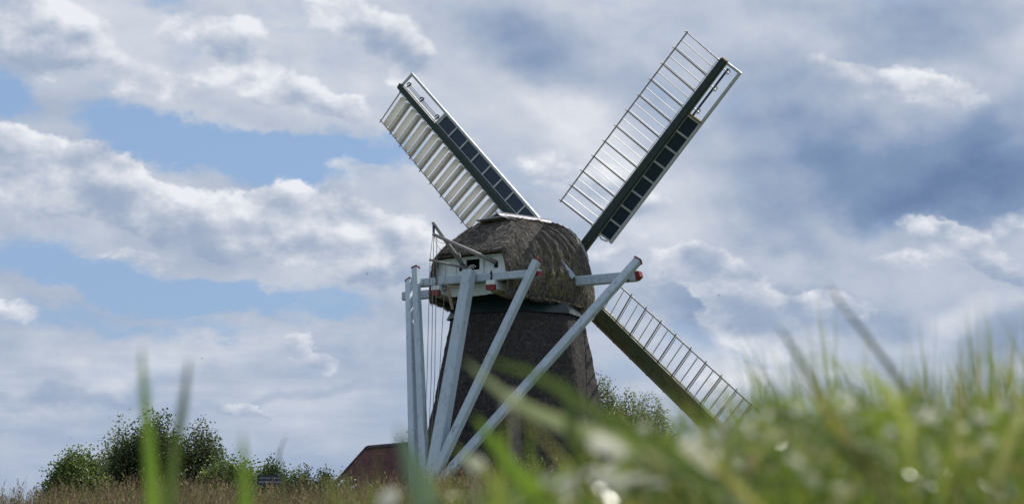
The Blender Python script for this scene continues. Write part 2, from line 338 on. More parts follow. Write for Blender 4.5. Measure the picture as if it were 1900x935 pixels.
# ------------------------------------------------------------------ ground
def terrain(x, y):
    t = min(max((y - 23) / 22, 0), 1); t = t * t * (3 - 2 * t)
    z = .62 + .28 * min(max((y - 1.5) / 14, 0), 1)
    z += .16 * math.exp(-((x - .1) / 1.6) ** 2 - ((y - 18.5) / 4) ** 2)
    near = math.exp(-((y - 2.2) / 1.8) ** 2)
    z += near * .26 * min(max((x + .1) / .9, 0), 1)          # the bank rises to the right of the camera
    z += .05 * noise.noise(Vector((x * .5, y * .5, 0)))
    return z * (1 - t) + (-1.0) * t
def ground():
    xs = np.concatenate([-np.geomspace(4000, 30, 24), np.linspace(-26, 26, 105), np.geomspace(30, 4000, 24)])
    ys = np.concatenate([-np.geomspace(4000, 20, 16), np.linspace(-16, 46, 125), np.geomspace(50, 6000, 34)])
    V = []; 
    for y in ys:
        for x in xs: V.append((x, y, terrain(x, y)))
    n = len(xs); Q = [(j * n + i, j * n + i + 1, (j + 1) * n + i + 1, (j + 1) * n + i) for j in range(len(ys) - 1) for i in range(n - 1)]
    m, t, b = mat('grassy soil', (.06, .07, .03), .95, .1); o = objco(t)
    c = t.ramp(t.noise(o, 3.0, 8, .7), [(.3, (.035, .05, .018)), (.5, (.07, .085, .03)), (.7, (.13, .11, .06))])
    t.L.new(c, b.inputs['Base Color']); bump(t, b, t.noise(o, 20, 5, .7), .6, .05)
    g = np_mesh('ground', V, Q, m, smooth=True); tag(g, kind='structure')
ground()

# ------------------------------------------------------------------ windmill
PHI = R(32); GZ = -1.0
mill = empty('windmill', (.24, 65, GZ), -PHI, 'thatched windmill with four shuttered sails and white tail braces', 'windmill')
def P(b, a, z): return Vector((b, a, z - GZ))      # mill frame: b right, a forward, z world height
MW = Matrix.Translation((.24, 65, GZ)) @ Matrix.Rotation(-PHI, 4, 'Z')

def tower():
    prof = [(-1.0, 5.35), (1.0, 4.95), (3.0, 4.5), (5.0, 4.08), (6.5, 3.76), (8.0, 3.46), (9.2, 3.22), (10.05, 3.07), (10.35, 2.95)]
    rows = 120; seg = 24; V = []; Q = []
    zz = np.linspace(-1.0, 10.35, rows)
    for r, z in enumerate(zz):
        rad = interp(prof, z)
        for k in range(8):
            a0 = R(-90 + 45 * k) + PHI; a1 = a0 + R(45)
            A = Vector((math.cos(a0), math.sin(a0), 0)) * rad; B = Vector((math.cos(a1), math.sin(a1), 0)) * rad
            for j in range(seg):
                u = j / seg; p = A.lerp(B, u)
                rr = p.length; p = p * (1 - .016 * math.exp(-(min(u, 1 - u) * seg / 1.6) ** 2))   # rounded corners
                nz = noise.fractal(Vector((p.x * 1.6, p.y * 1.6, z * 1.2)), .7, 2, 5) * .035 + noise.noise(Vector((p.x * 9, p.y * 9, z * 5))) * .014
                p = p * (1 + nz / rr); V.append((p.x, p.y, z - GZ))
    n = 8 * seg
    for r in range(rows - 1):
        for j in range(n): Q.append((r * n + j, r * n + (j + 1) % n, (r + 1) * n + (j + 1) % n, (r + 1) * n + j))
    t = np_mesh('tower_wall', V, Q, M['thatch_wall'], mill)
    # loose straws on the tower
    V = np.array(V).reshape(rows, n, 3); sv = []; sq = []
    for i in range(9000):
        r = rnd.randrange(8, rows - 1); j = rnd.randrange(n); p = Vector(V[r][j]); o = Vector((p.x, p.y, 0)).normalized()
        dn = (Vector(V[r - 6][j]) - p).normalized(); L = rnd.uniform(.06, .16); wd = .007
        sd_ = dn.cross(o).normalized(); p = p + sd_ * rnd.uniform(-.06, .06) + o * .004
        e = p + (dn + o * rnd.uniform(.03, .25) + sd_ * rnd.uniform(-.25, .25)) * L
        k = len(sv); sv += [p - sd_ * wd, p + sd_ * wd, e + sd_ * wd * .5, e - sd_ * wd * .5]; sq.append((k, k + 1, k + 2, k + 3))
    np_mesh('wall_straw', [tuple(q) for q in sv], sq, M['straw'], mill, kind='stuff')
tower()
def ring(parts, name, m, prof_in, prof_out, z_in, z_out, thick=.04, gap=.004, split=1):
    for k in range(8):
        a0 = R(-90 + 45 * k) + PHI; a1 = a0 + R(45)
        for s in range(split):
            u0 = s / split + gap; u1 = (s + 1) / split - gap
            mb = MB(); q = []
            for (rad, z) in ((prof_out, z_out), (prof_in, z_in)):
                A = Vector((math.cos(a0), math.sin(a0), 0)) * rad; B = Vector((math.cos(a1), math.sin(a1), 0)) * rad
                for u in (u0, u1): q.append(A.lerp(B, u) + Vector((0, 0, z - GZ)))
            nrm = (q[1] - q[0]).cross(q[2] - q[0]).normalized()
            q2 = [p - nrm * thick for p in q]
            mb.add(q + q2, [(0, 1, 3, 2), (4, 6, 7, 5), (0, 4, 5, 1), (2, 3, 7, 6), (0, 2, 6, 4), (1, 5, 7, 3)])
            mb.build(name, m, mill)
ring(mill, 'collar_panel', M['collar'], 2.92, 3.20, 10.62, 10.08)
ring(mill, 'collar_top_board', M['collar'], 2.80, 2.86, 10.92, 10.64)
ring(mill, 'kerb_ring_board', M['black'], 2.62, 2.64, 11.2, 10.93)  # black panels put in for the shaded gap above the collar

# --- cap
WT = [(-3.95, 2.10), (-3.0, 2.48), (-1.5, 2.86), (0, 3.0), (1.4, 2.92), (2.3, 2.66), (2.8, 2.40)]
RT = [(-3.95, 14.0), (-1.6, 14.5), (2.7, 14.92)]
def cap_shape(a, t, inset=0.):
    ea = min(a, 2.8); Wd = interp(WT, ea); Zr = interp(RT, ea); zb = 10.55
    if a > 2.8:
        s = math.sqrt(max(0, 1 - ((a - 2.8) / .95) ** 2)); s = .25 + .75 * s; Wd *= s; Zr = zb + (Zr - zb) * (.45 + .55 * s)
    Wd -= inset; H = Zr - zb - inset
    c, s = math.cos(t), math.sin(t); e = 2 / 2.15
    b = Wd * math.copysign(abs(c) ** e, c); z = zb + H * abs(s) ** e
    b *= 1 - .06 * max(0, 1 - (z - zb) / .9) ** 2
    hip = 12.58 + (14.50 - 12.58) * ((a + 3.95) / 2.35) - inset * .9
    if a < -1.2:
        k = .12; h_ = max(k - abs(z - hip), 0) / k; z = min(z, hip) - h_ * h_ * k * .25
    return b, z
def cap():
    aa = list(np.linspace(-3.95, 2.8, 76)) + [2.8 + .95 * math.sin(q) for q in np.linspace(.12, math.pi / 2 - .02, 12)]
    nt = 110; V = []; rows = len(aa)
    for layer, ins in ((0, 0), (1, .30)):
        for a in aa:
            for j in range(nt):
                t = math.pi * j / (nt - 1); b, z = cap_shape(a if layer == 0 else min(a, 3.55), t, ins * (.5 if a < -3.2 else 1))
                if layer == 0:
                    p = Vector((b, a, z)); o = Vector((b * .35, 0, z - 11.5)).normalized() if abs(b) + abs(z) > 0 else Vector((0, 0, 1))
                    d = noise.fractal(p * 1.3, .8, 2, 5) * .05 + noise.noise(p * 7) * .022 + noise.noise(p * 17) * .012
                    # layered courses
                    p = p + o * d
                    if j < 3 or j > nt - 4: p.z += .10 * noise.noise(Vector((a * 2.3, b, 3))) - .02
                    V.append((p.x, p.y, p.z - GZ))
                else: V.append((b, a + (0.0 if a < 3 else -.15), z - GZ))
    Q = []
    def idx(l, i, j): return (l * rows + i) * nt + j
    for l in (0, 1):
        for i in range(rows - 1):
            for j in range(nt - 1):
                q = (idx(l, i, j), idx(l, i, j + 1), idx(l, i + 1, j + 1), idx(l, i + 1, j)); Q.append(q if l == 0 else q[::-1])
    for j in range(nt - 1):
        Q.append((idx(0, 0, j), idx(1, 0, j), idx(1, 0, j + 1), idx(0, 0, j + 1)))
        Q.append((idx(0, rows - 1, j + 1), idx(1, rows - 1, j + 1), idx(1, rows - 1, j), idx(0, rows - 1, j)))
    for i in range(rows - 1):
        Q.append((idx(0, i, 0), idx(0, i + 1, 0), idx(1, i + 1, 0), idx(1, i, 0)))
        Q.append((idx(0, i + 1, nt - 1), idx(0, i, nt - 1), idx(1, i, nt - 1), idx(1, i + 1, nt - 1)))
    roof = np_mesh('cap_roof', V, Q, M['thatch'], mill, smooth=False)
    V = np.array(V)
    sv = []; sq = []
    for i in range(26000):
        r = rnd.randrange(0, rows - 1); j = rnd.randrange(1, nt - 1)
        if rnd.random() < .12: j = rnd.choice((1, 2, nt - 3, nt - 2))
        if rnd.random() < .10: r = rnd.randrange(0, 2)
        p = Vector(V[idx(0, r, j)]); jd = -1 if j < nt / 2 else 1
        jn = min(max(j + jd, 0), nt - 1)
        dn = Vector(V[idx(0, r, jn)]) - p
        if p.y < -2 and dn.z > -.03: dn = Vector(V[idx(0, max(r - 1, 0), j)]) - p
        if dn.length < 1e-4: continue
        dn.normalize()
        o = Vector((p.x * .5, -.5 if p.y < -2 else (.3 if p.y > 2.5 else 0), max(p.z + GZ - 11.5, .1))).normalized(); L = rnd.uniform(.08, .26); wd = rnd.uniform(.008, .018)
        s_ = dn.cross(o).normalized(); p = p + s_ * rnd.uniform(-.05, .05) + dn * rnd.uniform(-.05, .05) + o * .005
        e = p + (dn + o * rnd.uniform(.02, .28) + s_ * rnd.uniform(-.3, .3)) * L
        k = len(sv); sv += [p - s_ * wd, p + s_ * wd, e + s_ * wd * .5, e - s_ * wd * .5]; sq.append((k, k + 1, k + 2, k + 3))
    st = np_mesh('thatch_straw', [tuple(q) for q in sv], sq, M['straw'], roof, kind='stuff')
    # zinc ridge sheets
    def sheet(a0, a1, side, w0, ztop, drop, name='ridge_sheet'):
        z0 = interp(RT, a0) + ztop; z1 = interp(RT, a1) + ztop; mb = MB()
        q = [P(.0, a0, z0), P(.0, a1, z1), P(side * w0, a1, z1 - drop), P(side * w0, a0, z0 - drop)]
        up = Vector((0, 0, .035)); mb.add(q + [p + up for p in q], [(0, 1, 2, 3), (7, 6, 5, 4), (0, 4, 5, 1), (1, 5, 6, 2), (2, 6, 7, 3), (3, 7, 4, 0)])
        mb.build(name, M['zinc'], mill)
    for k in range(3):
        a0 = -1.75 + k * 1.52; a1 = a0 + 1.50
        sheet(a0, a1, 1, .60, .21 + .004 * k, .42); sheet(a0, a1, -1, .60, .21 + .004 * k, .30)
    mb = MB(); mb.bar(P(0, -1.8, interp(RT, -1.8) + .26), P(0, 2.85, interp(RT, 2.85) + .26), .10, .10, .06, .06); mb.build('ridge_roll', M['zinc'], mill)
    mb = MB(); mb.bar(P(-.80, -1.98, 14.36), P(.60, -1.98, 14.40), .5, .5, .045, .045); mb.build('hip_sheet', M['zinc'], mill)
    # stepped boards down the front hip
    for k in range(8):
        t = R(84 - k * 6.5); b, z = cap_shape(2.72, t); mb = MB()
        tb, tz = cap_shape(2.72, t - R(6)); d = Vector((tb - b, 0, tz - z)); ang = math.atan2(d.z, d.x)
        mb.box(P(b, 2.76, z + .05) + d * .5, (d.length * 1.15, .34, .06), Matrix.Rotation(-ang + R(7), 3, 'Y')); mb.build('step_board', M['bar'], mill)
cap()
# --- rear gable
def quad_slab(name, pts, th, m, parent=mill):      # pts given as (b,z) on plane a, slab towards -a
    mb = MB(); a = pts[0]; q = [P(b, a, z) for b, z in pts[1:]]; n = len(q); bk = [p + Vector((0, th, 0)) for p in q]
    fs = [tuple(range(n)), tuple(range(2 * n - 1, n - 1, -1))] + [(i, n + i, n + (i + 1) % n, (i + 1) % n) for i in range(n)]
    mb.add(q + bk, fs); return mb.build(name, m, parent)
gb = [(-1.98, -1.45), (-1.44, -1.02), (-1.01, -.60), (-.37, -.22), (.34, .36), (.60, 1.04), (1.05, 1.40), (1.41, 1.78)]
def gt(b): return 12.42
quad_slab('gable_board', [-3.60, (-2.16, 11.40), (-1.46, 11.40), (-1.42, 12.42), (-1.95, 12.42)], .05, M['white'])
quad_slab('gable_board', [-3.60, (-1.45, 11.40), (-1.00, 11.40), (-.98, 12.42), (-1.41, 12.42)], .05, M['white'])
quad_slab('gable_board', [-3.60, (-.99, 11.40), (-.60, 11.40), (-.60, 12.42), (-.97, 12.42)], .05, M['white'])
quad_slab('gable_board', [-3.58, (.56, 11.40), (1.10, 11.40), (1.10, 12.42), (.56, 12.42)], .05, M['white'])
quad_slab('gable_board', [-3.60, (1.11, 11.40), (1.44, 11.40), (1.42, 12.42), (1.11, 12.42)], .05, M['white'])
quad_slab('gable_board', [-3.60, (1.45, 11.40), (1.98, 11.40), (1.86, 12.42), (1.43, 12.42)], .05, M['white'])
quad_slab('window_post', [-3.66, (-.59, 11.40), (-.36, 11.40), (-.36, 12.42), (-.59, 12.42)], .10, M['white'])
quad_slab('window_post', [-3.66, (.36, 11.40), (.55, 11.40), (.55, 12.42), (.36, 12.42)], .10, M['white'])
quad_slab('window_sill', [-3.64, (-.35, 11.40), (.35, 11.40), (.35, 11.84), (-.35, 11.84)], .07, M['white'])
quad_slab('window_head', [-3.64, (-.35, 12.31), (.35, 12.31), (.35, 12.42), (-.35, 12.42)], .07, M['white'])
quad_slab('window_opening', [-3.45, (-.5, 11.5), (.5, 11.5), (.5, 12.42), (-.5, 12.42)], .05, M['black'])
quad_slab('gable_top_rail', [-3.68, (-1.82, 12.36), (1.76, 12.36), (1.75, 12.44), (-1.80, 12.44)], .08, M['white'])
mb = MB(); mb.bar(P(-.9, -3.62, 11.40), P(-.9, -3.62, 12.36), .05, .05, .06); mb.build('gable_batten', M['white'], mill)
for bb, w_ in ((-.62, .16), (1.18, .16)):
    mb = MB(); mb.box(P(bb, -3.63, 11.98), (w_, .06, .26)); mb.build('lever_slot', M['black'], mill)
mb = MB()
for k in range(3):
    mb.tube([P(-.2 + .1 * k + .18 * math.cos(q), -3.70, 11.84 + .10 * math.sin(q) + .05 * k) for q in np.linspace(0, math.pi, 9)], .022, 5)
mb.build('rope_coil', M['shutter'], mill)
# skirt below the spruce beam
for k in range(8):
    b0 = -1.5 + k * .36; b1 = b0 + .352; z0 = 10.72 + .12 * (abs((b0 + b1) / 2) / 1.6) ** 2
    quad_slab('skirt_board', [-3.55, (b0, z0), (b1, z0), (b1, 11.25), (b0, 11.25)], .05, M['white'])
for bb in (-1.62, 1.22):
    mb = MB(); mb.bar(P(bb, -3.2, 11.02), P(bb, -4.15, 11.02), .42, .42, .42); o = mb.build('console_beam', M['white'], mill)
    mb = MB(); mb.bar(P(bb, -4.02, 10.93), P(bb, -4.17, 10.92), .43, .43, .24); mb.build('red_tip', M['red'], o)
    mb = MB(); mb.bar(P(bb, -2.4, 10.72), P(bb + .1, -4.0, 10.78), .40, .30, .2, .12); mb.build('console_bracket', M['tan'], o)
# spruces (cross beams)
mb = MB(); mb.bar(P(-2.86, -3.86, 11.46), P(3.50, -3.86, 11.36), .34, .30, .36, .32); s1 = mb.build('cross_beam', M['beam_white'], mill, label='short white cross beam at the rear of the cap')
mb = MB(); mb.bar(P(3.34, -3.86, 11.34), P(3.54, -3.86, 11.33), .345, .31, .26, .22); mb.build('red_tip', M['red'], s1)
mb = MB(); mb.bar(P(-6.56, .3, 11.72), P(5.91, .3, 11.60), .34, .34, .40, .44); s2 = mb.build('cross_beam', M['beam_white'], mill, label='long white cross beam through the cap')
mb = MB(); mb.bar(P(5.90, .3, 11.62), P(6.10, .3, 11.68), .35, .33, .44, .26); mb.build('red_tip', M['red'], s2)
mb = MB(); mb.bar(P(2.35, -.75, 12.75), P(2.98, -.12, 11.75), .10, .10, .24); mb.build('trim_board', M['beam_white'], mill)
for (b_, a_, z_, sx_) in ((-2.75, -4.06, 11.46, .10), (3.18, -4.05, 11.38, .10), (.24, -4.06, 11.45, .30), (-6.2, .08, 11.72, .10), (5.55, .08, 11.6, .12), (-1.62, -4.06, 11.45, .06), (1.22, -4.06, 11.42, .06)):
    mb = MB(); mb.box(P(b_, a_, z_), (sx_, .03, .44)); mb.build('iron_strap', M['iron'], mill)
    mb = MB(); mb.tube([P(b_, a_ - .01, z_ + .12), P(b_, a_ - .07, z_ + .12)], .035, 6); mb.tube([P(b_, a_ - .01, z_ - .12), P(b_, a_ - .07, z_ - .12)], .035, 6); mb.build('bolt_pair', M['iron'], mill, kind='stuff')
# tail pole and braces, all meeting near the ground behind the mill
foot = P(.0, -6.85, 2.0)
def pole(name, top, bot, w0, w1, cap_=True, label=None, m='beam_white'):
    mb = MB(); mb.bar(top, bot, w0, w1, w0, w1, up=(0, 1, 0)); o = mb.build(name, M[m], mill, label=label)
    if cap_:
        d = (Vector(top) - Vector(bot)).normalized(); mb = MB(); mb.bar(Vector(top) + d * .003, Vector(top) + d * .07, w0 * 1.12, w0 * 1.12, w0 * 1.12, w0 * 1.12, up=(0, 1, 0)); mb.build('red_cap', M['red'], o)
    return o
BR = {}
pole('tail_pole', P(.24, -4.25, 11.68), P(.06, -6.95, 1.6), .46, .56, False)
pole('tail_brace', P(3.5, -4.12, 11.85), P(-.05, -6.85, 2.3), .30, .36, label='short right tail brace')
pole('tail_brace', P(-2.67, -4.15, 12.07), P(-.10, -6.85, 2.3), .28, .33, label='short left tail brace')
pole('tail_brace', P(6.13, -.05, 12.2), P(.22, -6.85, 2.4), .34, .36, label='long right tail brace')
pole('tail_brace', P(-6.03, 0, 12.36), P(-.62, -6.85, 2.3), .32, .36, label='long left tail brace')
mb = MB(); mb.bar(P(-.95, -6.95, 2.15), P(.6, -6.95, 2.2), .25, .25, .25); mb.build('tail_tie', M['beam_white'], mill)
# lever poles sticking out of the gable, with their ropes
def rod(name, a, b, r, m, r2=None):
    mb = MB(); mb.tube([a, Vector(a).lerp(Vector(b), .5), b], r, 8, r2); return mb.build(name, m, mill, smooth=True)
rod('lever_pole', P(-.39, -3.6, 11.9), P(-.47, -6.0, 13.57), .10, M['grey_wood'], .07)
rod('lever_pole', P(1.22, -3.5, 12.03), P(-.47, -6.0, 13.08), .11, M['grey_wood'], .07)
rod('lever_pole', P(-.25, -3.6, 11.93), P(-.62, -6.0, 11.99), .065, M['grey_wood'], .05)
mb = MB(); mb.bar(P(-.46, -5.95, 13.45), P(-.46, -5.95, 13.12), .09, .07, .09); mb.build('pulley_block', M['navy'], mill)
mb = MB(); mb.bar(P(-.20, -4.5, 12.45), P(-.32, -4.2, 12.3), .16, .14, .12); mb.build('pole_clamp', M['grey_wood'], mill)
def rope(pts, r=.014): mb = MB(); mb.tube(pts, r, 5); mb.build('rope', M['rope'], mill)
rope([P(-.62, -5.97, 12.0), P(-.62, -6.1, 7), P(-.5, -6.5, 2.2)])
rope([P(-.44, -5.97, 13.1), P(-.40, -6.1, 7), P(-.25, -6.6, 2.2)])
rope([P(-.36, -5.85, 13.0), P(-.30, -6.0, 7), P(-.15, -6.6, 2.3)])
rope([P(-.12, -5.5, 11.95), P(-.14, -5.9, 7), P(-.05, -6.6, 2.3)])
rope([P(-.62, -5.97, 12.0), P(-.46, -6.0, 13.1)], .012)
for dz in (.16, .34):
    A, B = P(-.45, -5.98, 13.05), P(-.20, -5.2, 12.95)
    rope([A.lerp(B, u) + Vector((0, 0, -dz * 4 * u * (1 - u) * 1.6)) for u in np.linspace(0, 1, 9)], .010)
# rope tackle under the beam beside the tail pole
mb = MB(); mb.bar(P(-.9, -4.3, 11.2), P(-.45, -4.5, 10.05), .12, .10, .10); mb.build('prop_stick', M['tan'], mill)
mb = MB(); mb.bar(P(-.98, -4.25, 11.1), P(.1, -4.45, 11.0), .10, .10, .10); mb.build('prop_stick', M['tan'], mill)
mb = MB(); mb.tube([P(-.95 + .09 * math.cos(q), -4.4, 11.02 + .13 * math.sin(q)) for q in np.linspace(0, 2 * math.pi, 12)], .025, 5); mb.build('hanging_hook', M['iron'], mill)
# bare boards closing the underside of the cap, seen under the thatch on the right
for k in range(16):
    a0 = -3.2 + k * .40; wd = interp(WT, a0 + .2) - .12
    for sgn in (-1, 1):
        mb = MB(); mb.box(P(sgn * (2.35 + wd) / 2, a0 + .2, 10.60 - .03 * (k % 2)), (wd - 2.35, .385, .05)); mb.build('eave_board', M['tan'], mill)
for (b, a, z) in ((2.75, 1.6, 10.42), (2.5, 2.2, 10.38), (2.1, 2.6, 10.40)):
    mb = MB(); mb.bar(P(b - .3, a - .5, z), P(b, a + .2, z + .02), .28, .26, .18); mb.build('eave_block', M['tan'], mill)

# ------------------------------------------------------------------ sails
RY, TILT, TH, L0, L1, HB, HA, HZ, OFF, CN = 0.674, 0.273, 0.702, 12.822, 13.861, -0.011, 4.424, 12.979, -0.39, 0.075
nV = Vector((math.sin(RY) * math.cos(TILT), math.cos(RY) * math.cos(TILT), math.sin(TILT)))
rV = Vector((math.cos(RY), -math.sin(RY), 0)); uV = rV.cross(nV)
hub = Vector((.24 + HB * math.cos(PHI) + HA * math.sin(PHI), 65 - HB * math.sin(PHI) + HA * math.cos(PHI), HZ))
MWi = MW.inverted()
def twist(u): return R(23 - 17 * u)
def sail_frame(r, tau): # local frame with X radial, Y along the (twisted) chord, Z towards the mill
    return Matrix.Translation((r, 0, 0)) @ Matrix.Rotation(tau, 4, 'X')
def make_sail(k, label, plain):
    L = (13.0 if k == 3 else L1) if k % 2 else L0
    t = TH + k * math.pi / 2; o = hub + (nV * OFF if k % 2 else Vector((0, 0, 0)))
    s = rV * math.cos(t) + uV * math.sin(t); T = -rV * math.sin(t) + uV * math.cos(t)
    S = s * math.cos(CN) + nV * math.sin(CN); Z = S.cross(T)
    mw = Matrix(((S.x, T.x, Z.x, o.x), (S.y, T.y, Z.y, o.y), (S.z, T.z, Z.z, o.z), (0, 0, 0, 1)))
    mb = MB(); mb.bar((-.4, 0, 0), (L, 0, 0), .46, .34, .42, .28)
    sail = mb.build('sail', M['mossstock'] if k == 3 else M['green'], mill, label=label); sail.matrix_local = MWi @ mw
    def pt(r, c, h=0., side=1):                     # point at radius r, chord distance c, height h above the chord plane
        tau = twist(r / L) if c >= 0 else R(22)
        return Vector((r, c * math.cos(tau) - h * math.sin(tau), c * math.sin(tau) + h * math.cos(tau)))
    W_ = 2.16
    # trailing rail and bars
    mb = MB(); rr = np.linspace(.205 * L, .99 * L, 16)
    for i in range(15): mb.bar(pt(rr[i], W_, -.02), pt(rr[i + 1] + .01, W_, -.02), .06, .06, .06)
    mb.build('edge_rail', M['bar'], sail)
    n = 12; step = (.985 - .21) * L / (n - 1); blen = W_ + .14
    bar_mb = MB(); bar_mb.bar((0, -.1, -.03), (0, blen, -.03), .055, .045, .075, .05, up=(0, 0, 1)); bar_me = bar_mb.mesh('sail_bar', M['bar'])
    sh = MB(); Ws = step * .405; c0, c1 = .28, W_ - .02
    prof = [(-.5, 0), (-.2, .014), (.12, .016), (.5, -.006)]
    vs = []
    for c in (c0, c1):
        for sg in (1, -1):
            for (u, h) in prof: vs.append((h + sg * .009, c, u * Ws))
    fs = []
    for i in range(3): fs += [(i, i + 1, 9 + i, 8 + i), (4 + i, 12 + i, 13 + i, 5 + i)]
    fs += [(0, 8, 12, 4), (3, 7, 15, 11)] + [(i, 4 + i, 5 + i, i + 1) for i in range(3)] + [(8 + i, 9 + i, 13 + i, 12 + i) for i in range(3)]
    sh.add(vs, fs); sh_me = sh.mesh('sail_shutter', M['shutter'])
    for i in range(n):
        r = .21 * L + i * step
        share('sail_bar', bar_me, sail, sail_frame(r, twist(r / L)))
        if i < n - 1:
            for q in (.10, .55):
                r2 = r + q * step; a = R(21.5 + rnd.uniform(-.8, .8))
                m = sail_frame(r2, twist(r2 / L)) @ Matrix.Rotation(a, 4, 'Y'); share('sail_shutter', sh_me, sail, m)
                if q > .5 :
                    pass
    # shutter rod beside the stock
    mb = MB(); mb.tube([(.2 * L, .27, .10), (.6 * L, .27, .07), (.99 * L, .25, .04)], .018, 5); mb.build('shutter_rod', M['steel'] if k < 2 else M['bar'], sail)
    mb = MB(); mb.bar((.2 * L, .23, .02), (.98 * L, .17, .0), .035, .03, .05); mb.build('stock_batten', M['rail'] if k < 2 else M['bar'], sail)
    # leading side: windboards between two battens
    WL = -.86; w0 = -.17
    nb = 8; bs = (.765 - .205) * L / nb; bm = M['mossgreen'] if plain else M['board']
    me = MB(); me.add([(0.03, -.15, 0), (bs - .03, -.15, 0), (bs - .03, WL + .04, 0), (.03, WL + .04, 0), (0.03, -.15, .03), (bs - .03, -.15, .03), (bs - .03, WL + .04, .03), (.03, WL + .04, .03)],
                      [(3, 2, 1, 0), (4, 5, 6, 7), (0, 1, 5, 4), (1, 2, 6, 5), (2, 3, 7, 6), (3, 0, 4, 7)])
    wb_me = me.mesh('windboard', bm)
    sm = MB(); sm.bar((0, -.14, .055), (0, WL, .05), .085, .085, .07); st_me = sm.mesh('board_strut', bm if plain else M['rail'])
    tw = Matrix.Rotation(R(22), 4, 'X')
    for i in range(nb):
        m = Matrix.Translation((.205 * L + i * bs, 0, 0)) @ tw; share('windboard', wb_me, sail, m)
    for i in range(nb + 1):
        m = Matrix.Translation((.205 * L + i * bs, 0, 0)) @ tw; share('board_strut', st_me, sail, m)
    rm = M['tan'] if plain else M['rail']
    mb = MB(); mb.bar(pt(.2 * L, WL - .03, .04), pt(1.0 * L, WL - .02, .04), .15, .13, .15, .12); mb.build('leading_rail', rm, sail)
    mb = MB(); mb.bar(pt(.21 * L, -.22, .07), pt(.99 * L, -.17, .06), .03, .03, .04); mb.build('board_batten', M['rail'] if not plain else bm, sail)
    mb = MB(); mb.bar(pt(L - .06, .1, .03), pt(L - .06, WL - .08, .04), .12, .12, .10); mb.build('tip_board', M['rail'] if not plain else M['tan'], sail)
    mb = MB(); mb.bar((L - .01, .14, 0), (L + .05, .14, 0), .02, .02); mb.add([(L + .002, -.14, -.13), (L + .002, .14, -.13), (L + .002, .14, .13), (L + .002, -.14, .13), (L + .05, -.14, -.13), (L + .05, .14, -.13), (L + .05, .14, .13), (L + .05, -.14, .13)],
        [(0, 3, 2, 1), (4, 5, 6, 7), (0, 1, 5, 4), (1, 2, 6, 5), (2, 3, 7, 6), (3, 0, 4, 7)]); mb.build('stock_cap', M['tan'], sail)
    mb = MB(); mb.bar(pt(.772 * L, -.12, .03), pt(.772 * L, WL, .04), .10, .10, .16); mb.build('end_board', M['tan'] if k == 0 else rm, sail)
    # spring rod and cranks in the open tip section
    if k % 2 == 0:
        mb = MB(); mb.bar(pt(.775 * L, -.36, .08), pt(.985 * L, -.36, .08), .09, .09, .06); mb.build('control_rod', M['navy'], sail)
        ps = (.80, .90, .975)
    else:
        for c in (-.30, -.36, -.43):
            mb = MB(); mb.tube([pt(.775 * L, c, .08), pt(.98 * L, c, .08)], .013, 5); mb.build('control_wire', M['navy'], sail)
        ps = (.785, .885, .97)
    for u in ps:
        mb = MB(); mb.tube([pt(u * L + .12 * math.cos(q), -.40 - .11 * math.sin(q), .10 + .04 * q / 3) for q in np.linspace(-.6, 3.4, 9)], .035, 6, .02)
        mb.bar(pt(u * L, -.22, .1), pt(u * L - .05, -.55, .1), .05, .05, .05); mb.build('crank', M['steel'] if k % 2 == 0 else M['navy'], sail)
    if plain:
        for i in range(9):
            mb = MB(); mb.tube([pt((.23 + i * .085) * L, WL - .02, .09), pt((.23 + i * .085) * L, WL - .02, .15)], .055, 7); mb.build('bolt', M['grey_wood'], sail)
    # iron bracket at the inner end of the boards
    mb = MB(); mb.tube([pt(.20 * L, -.2, .05), pt(.192 * L, -.45, .1), pt(.198 * L, -.75, .06)], .04, 6); mb.build('bracket', M['rail'], sail)
make_sail(0, 'upper right sail with its shutters edge-on', False)
make_sail(1, 'upper left sail showing broad pale shutters', False)
make_sail(2, 'lower left sail behind the tower', True)
make_sail(3, 'lower right sail with mossy green boards', True)
mb = MB(); A = MWi @ (hub + nV * .5); B = MWi @ (hub - nV * 1.6); mb.tube([A, B], .42, 12, .36); mb.build('windshaft', M['iron'], mill, smooth=True)
for dz in (-.15, .1):
    mb = MB(); c = MWi @ (hub + rV * .75 - nV * .55 + Vector((0, 0, .35 + dz))); mb.tube([c, c + Vector((.35, -.1, .02 + dz)), c + Vector((.55, -.1, -.2 + dz))], .045, 6, .03); mb.build('poll_hook', M['iron'], mill)

